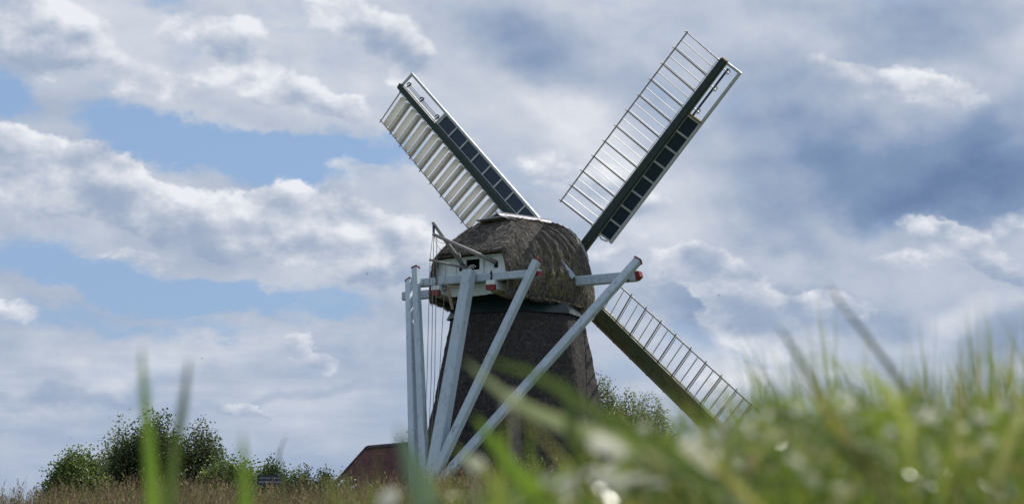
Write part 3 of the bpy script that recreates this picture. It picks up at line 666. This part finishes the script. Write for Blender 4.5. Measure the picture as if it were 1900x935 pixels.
# ------------------------------------------------------------------ barn with tiled roof
def barn():
    c = at(680, 836, 82); e = at(800, 818, 76)                  # ridge ends
    zr = (c.z + e.z) / 2; c.z = e.z = zr
    ax = (e - c); ax.z = 0; Lr = ax.length; ax.normalize(); nr = Vector((ax.y, -ax.x, 0))   # nr points to the camera side
    rz = math.atan2(ax.y, ax.x)
    base = Vector((c.x, c.y, -1.0)); b = empty('tiled_barn', base, rz, 'low barn with a dark red tiled roof left of the mill tail poles', 'barn')
    H = zr + 1.0; half = 3.3; drop = 3.4                           # local: x along ridge, y away from camera
    ov = .0
    def plane(sgn, name):
        nx, ny = int(Lr / .06), 12 * 5; V = []; Q = []
        for j in range(ny + 1):
            f = j / ny; 
            for i in range(nx + 1):
                x = i / nx * Lr; tile = .05 * math.sin(x / .30 * 2 * math.pi); course = (f * 12) % 1
                V.append((x, sgn * (f * half), H - f * drop + tile + .05 * course + .01))
        n = nx + 1
        for j in range(ny):
            for i in range(nx):
                q = (j * n + i, j * n + i + 1, (j + 1) * n + i + 1, (j + 1) * n + i); Q.append(q[::-1] if sgn < 0 else q)
        np_mesh(name, V, Q, M['tile'], rf, kind='stuff')
    mb = MB(); th = .12
    for sgn in (-1, 1):
        q = [(0, 0, H - .08), (Lr, 0, H - .08), (Lr, sgn * half, H - drop - .08), (0, sgn * half, H - drop - .08)]
        mb.add(q + [(x, y, z - th) for x, y, z in q], [(0, 1, 2, 3), (7, 6, 5, 4), (0, 4, 5, 1), (1, 5, 6, 2), (2, 6, 7, 3), (3, 7, 4, 0)])
    rf = mb.build('roof', M['tan'], b)
    plane(-1, 'roof_tiles'); plane(1, 'roof_tiles')
    me = MB(); me.tube([(0, 0, 0), (.3, 0, .02)], .13, 8, .15); me = me.mesh('ridge_tile', M['tile_purple'])
    for i in range(int(Lr / .3)): share('ridge_tile', me, rf, Matrix.Translation((i * .3, 0, H + .03)))
    mb = MB(); mb.bar((-.03, 0, H + .02), (-.03, -half, H - drop + .02), .12, .12, .2); mb.build('verge_board', M['tile_purple'], b)
    mb = MB(); mb.bar((-.03, 0, H + .02), (-.03, half, H - drop + .02), .12, .12, .2); mb.build('verge_board', M['tile_purple'], b)
    mb = MB(); mb.tube([(-.1, -half - .05, H - drop - .05), (Lr, -half - .05, H - drop - .05)], .07, 8); mb.build('gutter', M['zinc'], b)
    mb = MB(); y0 = half - .35; mb.add([(.15, -y0, 0), (.15, y0, 0), (.15, y0, H - drop + .1), (.15, 0, H - .3), (.15, -y0, H - drop + .1)], [(0, 1, 2, 3, 4)])
    mb.add([(.15, -y0, 0), (Lr, -y0, 0), (Lr, -y0, H - drop + .1), (.15, -y0, H - drop + .1)], [(0, 1, 2, 3)]); mb.add([(.15, y0, 0), (Lr, y0, 0), (Lr, y0, H - drop + .1), (.15, y0, H - drop + .1)], [(3, 2, 1, 0)])
    mb.build('wall', M['brick'], b)
    # lean-to roof at the left gable
    mb = MB(); mb.bar((-2.2, -half + .2, H - drop - .28), (.1, -half + 1.0, H - drop + .35), 1.1, 1.1, .10, .10); mb.build('lean_to_roof', M['tile_purple'], b)
    for (x, f) in ((.9, .60), (1.0, .74), (2.9, .70)):
        mb = MB(); rot = Matrix.Rotation(math.atan2(drop, half), 3, 'X'); mb.box((x, -f * half, H - f * drop + .10), (.5, .5, .06), rot); s = mb.build('roof_window', M['steel'], b)
        mb = MB(); mb.box((x, -f * half - .02, H - f * drop + .145), (.4, .4, .01), rot); mb.build('pane', M['glass'], s)
def tilemat(name, a, c):
    m, t, b = mat(name, a, .65, .3); o = objco(t)
    v = t.N.new('ShaderNodeTexVoronoi'); v.inputs['Scale'].default_value = 4; t.L.new(o, v.inputs[0])
    t.L.new(t.mix(t.mrange(t.noise(o, 3, 5), .35, .65), (*a, 1), (*c, 1)), b.inputs['Base Color']); return m
M['tile'] = tilemat('dark red clay tiles', (.13, .038, .034), (.05, .022, .022)); M['tile_purple'] = tilemat('purple glazed tiles', (.07, .05, .075), (.04, .035, .05))
M['brick'] = tilemat('brown brick', (.12, .06, .045), (.07, .04, .035))
M['glass'] = mat('sky light glass', (.45, .5, .55), .08, .8)[0]
barn()

# ------------------------------------------------------------------ sign board
def sign():
    p = at(501, 890, 38); z0 = terrain(p.x, p.y)
    s = empty('field_sign', (p.x, p.y, z0), R(6), 'small dark blue sign board in front of the left hedge', 'sign')
    h = p.z - z0
    mb = MB(); mb.bar((0, .04, -.3), (0, .04, h + .05), .07, .07); mb.build('post', M['tan'], s)
    mb = MB(); mb.box((0, 0, h), (.64, .03, .24)); bd = mb.build('board', M['signblue'], s)
    mb = MB()
    r2 = random.Random(3)
    for row, z in ((0, .05), (1, -.05)):
        x = -.27
        while x < .25:
            wd = r2.uniform(.02, .06); mb.box((x + wd / 2, -.018, h + z), (wd, .004, .035 if row == 0 else .045)); x += wd + .018
    mb.build('lettering', M['bar'], bd, kind='stuff')
M['signblue'] = mat('dark blue sign', (.012, .025, .07), .5, .4)[0]
sign()

# ------------------------------------------------------------------ shrubs and trees
def shrub(name, label, x, y, H, Wd, m, seed, twigs=320, per=30, leaf=.105, spiky=.3, group=None, cat='shrub', lean=0., zb=None, flat=.6, gaps=.0):
    g = random.Random(seed); z0 = terrain(x, y) if zb is None else zb
    root = empty(name, (x, y, z0), 0, label, cat, group)
    wood = MB(); V = []; Q = []
    lobes = [(g.uniform(-.8, .8), g.uniform(.18, .42), g.uniform(.72, 1.0)) for _ in range(7)] + [(g.uniform(-.25, .25), .55, 1.0)]
    per = int(per * 2.4); Wd *= 1.08
    def env(u):
        e = 0
        for c, wd_, h in lobes: e = max(e, h * max(0, 1 - ((u - c) / (wd_ * 1.5)) ** 2) ** .5)
        return max(e, .72) * max(0, 1 - abs(u) ** 5) ** (flat * .6)
    base = [(g.uniform(-.35, .35) * Wd, g.uniform(-.25, .25) * Wd) for _ in range(5)]
    for i in range(twigs):
        u = g.uniform(-1, 1); v = g.uniform(-1, 1) * math.sqrt(max(0, 1 - u * u)) * .7
        top = H * env(u) * max(.3, 1 - abs(v) ** 2.5 * .5); f = .38 + .62 * g.random() ** .38
        sp = 1 + spiky * .20 * g.random() ** 3
        T = Vector((u * Wd / 2 + lean * top * .3, v * Wd / 2, max(top * f * sp, .1)))
        bx, by = min(base, key=lambda q: abs(q[0] - T.x) + abs(q[1] - T.y) * .7)
        B = Vector((bx, by, 0)); st = B.lerp(T, .62) + Vector((g.gauss(0, .05), g.gauss(0, .05), -.02)) * H; st.z = max(st.z, 0)
        if spiky > .65: st = Vector((T.x * .93, T.y * .93, T.z * .62))
        mid = st.lerp(T, .5) + Vector((g.gauss(0, .03), g.gauss(0, .03), .02)) * H
        if i % 9 == 0: wood.tube([B + Vector((0, 0, -.2)), B.lerp(st, .5) + Vector((g.gauss(0, .03), g.gauss(0, .03), 0)) * H, st, mid, T], .0045 * H, 4, .001 * H)
        elif i % 2: wood.tube([st, mid, T], .0016 * H, 3, .0006 * H)
        cnt = int(per * g.uniform(.4, 1.6) * (.7 + .3 * f)) if g.random() > gaps else 2
        spread = leaf * 1.45
        for k in range(cnt):
            q = g.random() ** .6; p = (st.lerp(mid, q * 2) if q < .5 else mid.lerp(T, q * 2 - 1)) + Vector((g.gauss(0, 1), g.gauss(0, 1), g.gauss(0, 1))) * spread
            a = Vector((g.gauss(0, 1), g.gauss(0, 1), g.gauss(0, .8))).normalized(); b = a.cross(Vector((g.gauss(0, 1), g.gauss(0, 1), g.gauss(0, 1)))).normalized()
            l = leaf * g.uniform(.6, 1.25); w2 = l * .34; j = len(V)
            V += [tuple(p), tuple(p + a * l * .5 + b * w2), tuple(p + a * l), tuple(p + a * l * .5 - b * w2)]; Q.append((j, j + 1, j + 2, j + 3))
    wood.build('trunk', M['bark'], root); np_mesh('crown', V, Q, m, root)
    return root
def shrub_px(name, label, px0, px1, pytop, Y, m, seed, **kw):
    a, b = at(px0, 900, Y), at(px1, 900, Y); top = at((px0 + px1) / 2, pytop, Y); x = (a.x + b.x) / 2; zb = terrain(x, Y)
    return shrub(name, label, x, Y, top.z - zb, b.x - a.x, m, seed, **kw)
HG = 'shrubs of the hedge left of the mill'
shrub_px('hedge_shrub', 'low dense green shrub, leftmost of the hedge', 92, 235, 836, 50, M['leaf_mid'], 11, group=HG, twigs=700)
shrub_px('hedge_shrub', 'thin upright grey green shrub behind the low leftmost one', 160, 265, 792, 56, M['leaf_grey'], 12, group=HG, twigs=260, per=20, spiky=1.2, gaps=.3)
shrub_px('hawthorn_tree', 'tallest dark shrub with a spiky top in the left hedge', 198, 352, 782, 52, M['leaf_dark'], 13, group=HG, twigs=760, spiky=.6, cat='tree')
shrub_px('hawthorn_tree', 'dark open-branched shrub leaning right in the left hedge', 285, 425, 796, 53, M['leaf_dark'], 14, group=HG, twigs=560, per=30, spiky=.6, lean=.12, gaps=.1, cat='tree')
shrub_px('hedge_shrub', 'low rounded green shrub between the tall tree and the sign', 365, 482, 850, 50, M['leaf_mid'], 15, group=HG, twigs=560)
shrub_px('hedge_shrub', 'rounded green shrub right behind the blue sign', 462, 535, 850, 58, M['leaf_mid'], 16, group=HG, twigs=240)
shrub_px('hedge_shrub', 'low green shrub just right of the blue sign', 520, 592, 872, 60, M['leaf_mid'], 17, group=HG, twigs=200)
shrub_px('round_tree', 'small round blue green tree far behind the hedge by the barn', 583, 620, 868, 110, M['leaf_blue'], 18, twigs=200, leaf=.16, cat='tree', spiky=.1)
shrub_px('round_tree', 'small pointed dark tree far behind the hedge, left of the round one', 545, 582, 868, 115, M['leaf_blue'], 19, twigs=110, leaf=.16, spiky=.7, cat='tree')
shrub_px('leaning_bush', 'yellow green bush beside the barn gable', 600, 665, 876, 70, M['leaf_mid'], 24, twigs=110)
shrub_px('bare_bush', 'sparse bush with bare twigs behind the barn ridge', 722, 780, 785, 90, M['leaf_grey'], 25, twigs=70, per=16, spiky=.3, leaf=.12)
WG = 'airy willows right behind the tower'
shrub_px('willow_bush', 'tall airy grey green willow right against the tower', 1076, 1165, 694, 76, M['leaf_grey'], 20, group=WG, twigs=380, per=24, spiky=.25, leaf=.12, gaps=.05, cat='bush')
shrub_px('willow_bush', 'airy grey green willow, second from the tower', 1120, 1215, 716, 74, M['leaf_grey'], 21, group=WG, twigs=420, per=24, spiky=.2, leaf=.12, gaps=.08, cat='bush')
shrub_px('willow_bush', 'airy grey green willow under the lower right sail', 1165, 1262, 722, 77, M['leaf_grey'], 22, group=WG, twigs=360, per=22, spiky=.2, leaf=.12, gaps=.08, cat='bush')
shrub_px('dark_bush', 'dense dark bush at the right foot of the tower', 1090, 1185, 752, 70, M['leaf_dark'], 23, twigs=420, cat='bush')

# ------------------------------------------------------------------ grasses
def blades(name, items, m, label, segs=5, kind='stuff', cat='grass'):
    """items: (x, y, z, height, width, lean dx, lean dy, curl)"""
    n = len(items); A = np.array(items, dtype=np.float64); t = np.linspace(0, 1, segs + 1)
    base = A[:, None, 0:3]; H = A[:, None, 3:4]; wd = A[:, None, 4:5]; ln = A[:, None, 5:7]; curl = A[:, None, 7:8]
    T = t[None, :, None]
    xy = base[..., :2] + ln * H * (T ** (1.0 + curl)); z = base[..., 2:3] + H * (T - .35 * curl * T ** 2 * np.clip(np.linalg.norm(ln, axis=-1, keepdims=True), 0, 1.5))
    rs = np.random.RandomState(len(items)); an = rs.uniform(0, math.pi, (n, 1, 1)); tw = an + T * rs.uniform(-1.2, 1.2, (n, 1, 1))
    half = wd * .5 * (1 - T ** 2.2) * (0.6 + .4 * np.minimum(T * 5, 1)) + .0002
    # blades mostly face the light so they keep some width from every side
    sx_ = np.cos(tw) * half; sy_ = np.sin(tw) * half
    Lf = np.concatenate([xy[..., 0:1] - sx_, xy[..., 1:2] - sy_, z], -1); Rt = np.concatenate([xy[..., 0:1] + sx_, xy[..., 1:2] + sy_, z], -1)
    V = np.stack([Lf, Rt], 2).reshape(-1, 3)
    k = np.arange(segs)[None, :] * 2 + np.arange(n)[:, None] * (segs + 1) * 2
    Q = np.stack([k, k + 1, k + 3, k + 2], -1).reshape(-1, 4)
    o = np_mesh(name, V, Q, m, smooth=True); tag(o, label, cat, kind=kind); return o
g = random.Random(5)
# brown seeding grass along the top of the bank
it = []
def bank_top(px):                          # how high the dry growth stands, as a function of bearing
    return interp([(-200, 905), (60, 902), (200, 885), (330, 872), (500, 888), (640, 884), (760, 868), (860, 850), (960, 840), (1050, 852), (1150, 880), (2200, 880)], px)
for i in range(26000):
    y = g.uniform(12, 26); px = g.uniform(-150, 2050); x = (px - 950) / FPX * y * 1.02; z = terrain(x, y)
    top = at(px, bank_top(px) + g.gauss(10, 13), y).z
    h = max(top - z, .25) * g.uniform(.72, 1.03)
    it.append((x, y, z, h, g.uniform(.004, .010), g.gauss(.05, .22), g.gauss(0, .2), g.uniform(.2, 1.2)))
blades('dry_grass', it, M['grass_dry'], 'tall dry brown seeding grass along the top of the bank')
# seed heads on the tallest stalks
V = []; Q = []
for i, q in enumerate(it):
    if i % 4: continue
    x, y, z, h, wd, lx, ly, cu = q; tx, ty = x + lx * h, y + ly * h; tz = z + h * (1 - .35 * cu * min(math.hypot(lx, ly), 1.5))
    for k in range(7):
        u = k / 7; p = Vector((tx - lx * h * .16 * u, ty, tz - .20 * u * h)) + Vector((g.gauss(0, .010), g.gauss(0, .010), 0)); a = Vector((g.gauss(0, .5), g.gauss(0, .5), 1)).normalized() * g.uniform(.02, .035); b = Vector((g.gauss(0, 1), g.gauss(0, 1), 0)).normalized() * .006
        j = len(V); V += [tuple(p - b), tuple(p + b), tuple(p + a + b * .4), tuple(p + a - b * .4)]; Q.append((j, j + 1, j + 2, j + 3))
o = np_mesh('grass_seed_heads', V, Q, M['grass_dry']); tag(o, 'brown seed heads on the dry grass of the bank', 'seed heads', kind='stuff')
it = []
for i in range(9000):
    y = g.uniform(9, 24); px = g.uniform(-150, 2050); x = (px - 950) / FPX * y * 1.02; z = terrain(x, y)
    top = at(px, bank_top(px) + g.gauss(26, 16), y).z; h = max(top - z, .2) * g.uniform(.6, 1)
    it.append((x, y, z, h, g.uniform(.008, .018), g.gauss(0, .3), g.gauss(0, .3), g.uniform(.4, 1.6)))
blades('bank_grass', it, M['grass_green'], 'green grass growing among the dry stalks of the bank')
it = []
for i in range(16000):
    y = g.uniform(3.0, 10); x = g.uniform(-.48, .48) * y * 1.05; z = terrain(x, y)
    lim = (CAM_Z + (961 - (930 + g.gauss(8, 16))) / FPX * y) - z; h = min(max(lim, .1), .7) * g.uniform(.6, 1.0)
    it.append((x, y, z, h, g.uniform(.004, .009), g.gauss(0, .35), g.gauss(0, .3), g.uniform(.4, 1.6)))
blades('short_grass', it, M['grass_green'], 'short mixed grass between the camera and the bank')
# out-of-focus fresh grass rising to the right, right in front of the camera
def near_env(px):
    return interp([(520, 970), (600, 915), (660, 880), (730, 855), (800, 880), (880, 862), (960, 852), (1060, 836), (1150, 806), (1250, 778), (1350, 745), (1450, 700), (1560, 688), (1660, 700), (1760, 700), (1900, 690), (2100, 675)], px)
it = []; sh = []
for i in range(7200):
    y = g.uniform(1.15, 2.9); px = 2150 - 1560 * g.random() ** .95; x = (px - 950) / FPX * y; z = terrain(x, y)
    if px < 1050 and g.random() < .45: continue
    e = near_env(px); dn = abs(g.gauss(0, 85)); wild = g.random() < .3 + min(dn / 100, .6)
    top = at(px, e + dn - 8, y).z; h = max(top - z, .08)
    lx = g.gauss(-.2, 1.0 if wild else .4); lx = max(min(lx, .17 / h), -.17 / h)      # nothing reaches far sideways
    ly = max(min(g.gauss(0, .6 if wild else .3), .2 / h), -.1 / h)
    it.append((x - lx * h * .6, y, z, h * (1.12 if wild else 1), g.choice((.003, .005, .007, .010)), lx, ly, g.uniform(.8, 2.4) if wild else g.uniform(.3, 1.6)))
# arched, broken and lying blades that tangle the lower part of the mound: short bent ribbons hanging between the stems
tv = []; tq = []
for i in range(900):
    y = g.uniform(1.05, 2.2); px = 2050 - 1150 * g.random() ** .95; e = near_env(px) + 62
    py = e + abs(g.gauss(0, 90)); c = at(px, py, y); a = g.uniform(0, math.pi); L_ = g.uniform(.03, .10); wd = g.uniform(.0025, .0065)
    d = Vector((math.cos(a), g.uniform(-.5, .5), math.sin(a) * .8)).normalized(); sd_ = d.cross(Vector((g.gauss(0, 1), g.gauss(0, 1), g.gauss(0, 1)))).normalized(); sag = Vector((g.gauss(0, .2), g.gauss(0, .2), -g.uniform(.1, .45))) * L_
    j = len(tv)
    for q in range(5):
        u = q / 4 - .5; p = c + d * (u * L_ * 2) + sag * (4 * u * u); hw = wd * (1 - (2 * abs(u)) ** 2.2 * .85) * .5; tv += [tuple(p - sd_ * hw), tuple(p + sd_ * hw)]
    tq += [(j + 2 * q, j + 2 * q + 1, j + 2 * q + 3, j + 2 * q + 2) for q in range(4)]
o = np_mesh('tangled_grass', tv, tq, M['grass_near'], smooth=True); tag(o, 'bent and broken blades tangled through the near grass', 'grass', kind='stuff')
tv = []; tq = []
for i in range(260):  # pale flecks added to stand in for sun glints on the blades
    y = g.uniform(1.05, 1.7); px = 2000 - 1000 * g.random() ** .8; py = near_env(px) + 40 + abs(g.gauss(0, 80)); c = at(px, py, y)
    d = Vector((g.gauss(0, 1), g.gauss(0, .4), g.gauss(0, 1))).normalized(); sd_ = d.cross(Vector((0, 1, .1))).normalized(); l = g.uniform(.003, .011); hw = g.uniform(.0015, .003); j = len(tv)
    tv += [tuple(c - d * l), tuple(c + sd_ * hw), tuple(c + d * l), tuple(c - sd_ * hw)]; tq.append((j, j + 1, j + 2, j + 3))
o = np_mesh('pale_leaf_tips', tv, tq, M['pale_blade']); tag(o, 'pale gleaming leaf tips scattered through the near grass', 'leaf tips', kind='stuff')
for i in range(420):                    # taller single blades standing out of it
    y = g.uniform(1.6, 3.2); px = 2020 - 720 * g.random() ** 1.2; x = (px - 950) / FPX * y; z = terrain(x, y); lx = g.gauss(-.25, .15) if px < 1700 else g.gauss(-.02, .10)
    top = at(px, near_env(px) - 5 - min(abs(g.gauss(0, 75)), 135) * interp([(1300, .5), (1450, 1), (1650, .9), (1900, 1.15)], px), y).z; h = max(top - z, .1)
    it.append((x - lx * h * .6, y, z, h, g.uniform(.007, .013), lx, g.gauss(0, .1), g.uniform(.2, 1.2)))
blades('near_grass', it, M['grass_near'], 'blurred fresh green grass rising close on the right', segs=8)
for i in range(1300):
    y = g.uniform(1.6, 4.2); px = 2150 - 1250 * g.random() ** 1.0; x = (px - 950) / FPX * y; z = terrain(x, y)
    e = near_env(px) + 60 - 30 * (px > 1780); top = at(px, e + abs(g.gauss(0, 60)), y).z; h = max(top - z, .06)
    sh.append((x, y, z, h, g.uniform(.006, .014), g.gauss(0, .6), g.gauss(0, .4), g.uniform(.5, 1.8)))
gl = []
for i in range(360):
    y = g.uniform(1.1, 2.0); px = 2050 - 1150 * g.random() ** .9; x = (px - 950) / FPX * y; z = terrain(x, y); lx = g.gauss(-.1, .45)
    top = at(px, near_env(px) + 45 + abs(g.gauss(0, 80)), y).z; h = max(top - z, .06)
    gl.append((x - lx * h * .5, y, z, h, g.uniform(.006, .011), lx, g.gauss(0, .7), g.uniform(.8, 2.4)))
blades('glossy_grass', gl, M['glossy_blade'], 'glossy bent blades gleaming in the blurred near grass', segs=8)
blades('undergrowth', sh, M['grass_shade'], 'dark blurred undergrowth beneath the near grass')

# single blades that can be told apart
def single(pts, wd, m, label, name='grass_blade', cat='grass blade'):
    """pts: (photo px, photo py, distance) from root to tip"""
    P_ = [at(px, py, y) for px, py, y in pts]
    # resample smoothly
    C = []; n = len(P_)
    for i in range(n - 1):
        p0, p1, p2, p3 = P_[max(i - 1, 0)], P_[i], P_[i + 1], P_[min(i + 2, n - 1)]
        for k in range(6):
            t = k / 6; C.append(.5 * ((2 * p1) + (p2 - p0) * t + (2 * p0 - 5 * p1 + 4 * p2 - p3) * t * t + (3 * p1 - p0 - 3 * p2 + p3) * t ** 3))
    C.append(P_[-1]); base = C[0].copy(); k = len(C); vs = []; fs = []
    for i, p in enumerate(C):
        u = i / (k - 1); d = (C[min(i + 1, k - 1)] - C[max(i - 1, 0)]).normalized(); s = d.cross(Vector((.25, 1, .1))).normalized()
        nn = s.cross(d).normalized(); hw = wd * .5 * (1 - u ** 2.6) * min(1, .5 + u * 3) + .0002
        vs += [p - s * hw - base, p + nn * hw * .35 - base, p + s * hw - base]
    fs = [(i * 3 + a, i * 3 + a + 1, i * 3 + a + 4, i * 3 + a + 3) for i in range(k - 1) for a in (0, 1)]
    mb = MB(); mb.add(vs, fs); o = mb.build(name, m, smooth=True); o.location = base; tag(o, label, cat); return o
single([(285, 1050, 1.25), (282, 900, 1.25), (270, 760, 1.27), (262, 640, 1.3)], .0135, M['lime_blade'], 'bright green upright blade in front of the tall hedge tree, leftmost')
single([(300, 1050, 1.3), (318, 880, 1.3), (338, 760, 1.32), (352, 660, 1.35)], .0125, M['green_blade'], 'dark tipped blade leaning right across the hedge tree')
single([(462, 1050, 1.2), (455, 930, 1.2), (450, 800, 1.22)], .0135, M['lime_blade'], 'short broad lime green blade left of the blue sign')
single([(820, 1060, 1.0), (790, 930, 1.0), (758, 850, 1.02), (738, 790, 1.05)], .019, M['teal_blade'], 'broad blue green blade below the barn roof')
single([(1420, 960, 1.1), (1250, 862, 1.1), (1080, 800, 1.12), (960, 748, 1.15), (860, 668, 1.2)], .016, M['pale_green'], 'long pale blade crossing the tower diagonally')
single([(1330, 930, .95), (1240, 838, .97), (1120, 775, 1.0), (1000, 700, 1.05), (900, 668, 1.1)], .010, M['green_blade'], 'green blade running beside the long pale diagonal one')
single([(1120, 1050, 1.15), (1000, 930, 1.15), (935, 850, 1.17), (880, 770, 1.2)], .020, M['lime_blade'], 'broad bright green blade below the tower, leaning left')
single([(1110, 1000, 1.1), (1075, 860, 1.1), (1055, 760, 1.12), (1048, 690, 1.15)], .012, M['green_blade'], 'upright soft green blade before the right side of the tower')
single([(1345, 1060, 1.2), (1372, 930, 1.2), (1400, 850, 1.22), (1418, 800, 1.25)], .010, M['tan_blade'], 'tan dry blade standing in the near grass under the lower right sail')
single([(1760, 900, 1.5), (1690, 740, 1.5), (1620, 640, 1.52), (1565, 570, 1.55), (1535, 520, 1.6)], .0058, M['dark_blade'], 'dark curved stalk arching left above the near grass')
single([(1600, 880, 1.5), (1540, 760, 1.5), (1480, 660, 1.52), (1440, 600, 1.55)], .007, M['green_blade'], 'green stalk arching left, beside the dark curved one')
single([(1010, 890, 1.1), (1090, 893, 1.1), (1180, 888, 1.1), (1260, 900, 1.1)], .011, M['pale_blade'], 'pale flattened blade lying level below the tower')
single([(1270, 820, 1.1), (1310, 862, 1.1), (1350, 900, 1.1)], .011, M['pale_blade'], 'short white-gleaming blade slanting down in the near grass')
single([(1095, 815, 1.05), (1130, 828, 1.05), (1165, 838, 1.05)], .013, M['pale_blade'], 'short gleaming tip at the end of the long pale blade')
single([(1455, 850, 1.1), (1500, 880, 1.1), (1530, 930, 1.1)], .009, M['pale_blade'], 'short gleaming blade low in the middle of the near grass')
single([(535, 1000, 2.6), (522, 870, 2.6), (518, 840, 2.6), (532, 808, 2.6)], .005, M['dark_blade'], 'thin bent stalk against the sky above the blue sign')
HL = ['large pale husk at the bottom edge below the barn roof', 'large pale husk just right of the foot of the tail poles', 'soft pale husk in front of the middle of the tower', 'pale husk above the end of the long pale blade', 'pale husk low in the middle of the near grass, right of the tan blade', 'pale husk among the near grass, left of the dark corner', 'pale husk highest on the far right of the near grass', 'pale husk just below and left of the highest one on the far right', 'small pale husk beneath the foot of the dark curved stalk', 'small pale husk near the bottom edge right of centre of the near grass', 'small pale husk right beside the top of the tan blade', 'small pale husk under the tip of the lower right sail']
for i, (px, py) in enumerate([(720, 925), (880, 858), (950, 742), (1190, 800), (1620, 835), (1735, 870), (1830, 815), (1775, 835), (1650, 800), (1560, 905), (1390, 805), (1350, 745)]):  # pale flecks on thin stems, added in place of bright blurred highlights
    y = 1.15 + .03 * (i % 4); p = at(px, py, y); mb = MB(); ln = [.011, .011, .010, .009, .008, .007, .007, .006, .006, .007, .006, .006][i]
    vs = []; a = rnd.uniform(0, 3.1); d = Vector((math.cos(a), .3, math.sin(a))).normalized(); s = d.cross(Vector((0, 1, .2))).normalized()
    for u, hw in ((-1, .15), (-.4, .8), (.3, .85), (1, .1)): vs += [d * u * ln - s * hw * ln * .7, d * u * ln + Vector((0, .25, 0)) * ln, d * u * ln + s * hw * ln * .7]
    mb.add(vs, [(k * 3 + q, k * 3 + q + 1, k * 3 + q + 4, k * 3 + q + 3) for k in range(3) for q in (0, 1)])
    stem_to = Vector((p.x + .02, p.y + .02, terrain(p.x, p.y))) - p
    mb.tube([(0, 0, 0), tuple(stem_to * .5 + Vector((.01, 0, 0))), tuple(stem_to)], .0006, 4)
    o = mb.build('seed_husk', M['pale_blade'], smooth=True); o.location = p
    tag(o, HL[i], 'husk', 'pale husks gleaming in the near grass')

# ------------------------------------------------------------------ birds
for (px, py, y, s, lb) in ((681, 508, 150, .5, 'tiny dark bird in flight left of the cap'), (1334, 548, 150, .45, 'tiny dark bird in flight right of the long beam end'), (375, 665, 150, .4, 'tiny dark bird low in the sky above the hedge')):
    p = at(px, py, y); mb = MB(); mb.tube([(-.20 * s, 0, 0), (-.05 * s, 0, .02 * s), (.12 * s, 0, .02 * s), (.24 * s, 0, 0)], .05 * s, 6, .03 * s)
    b = mb.build('bird', M['black'], smooth=True); b.location = p; tag(b, lb, 'bird')
    for sg in (-1, 1):
        mb = MB(); mb.add([(-.08 * s, 0, .03 * s), (.10 * s, 0, .03 * s), (.02 * s, sg * .28 * s, .16 * s), (-.14 * s, sg * .55 * s, .08 * s), (-.12 * s, sg * .25 * s, .12 * s)], [(0, 1, 2, 4), (4, 2, 3)]); mb.build('wing', M['black'], b)
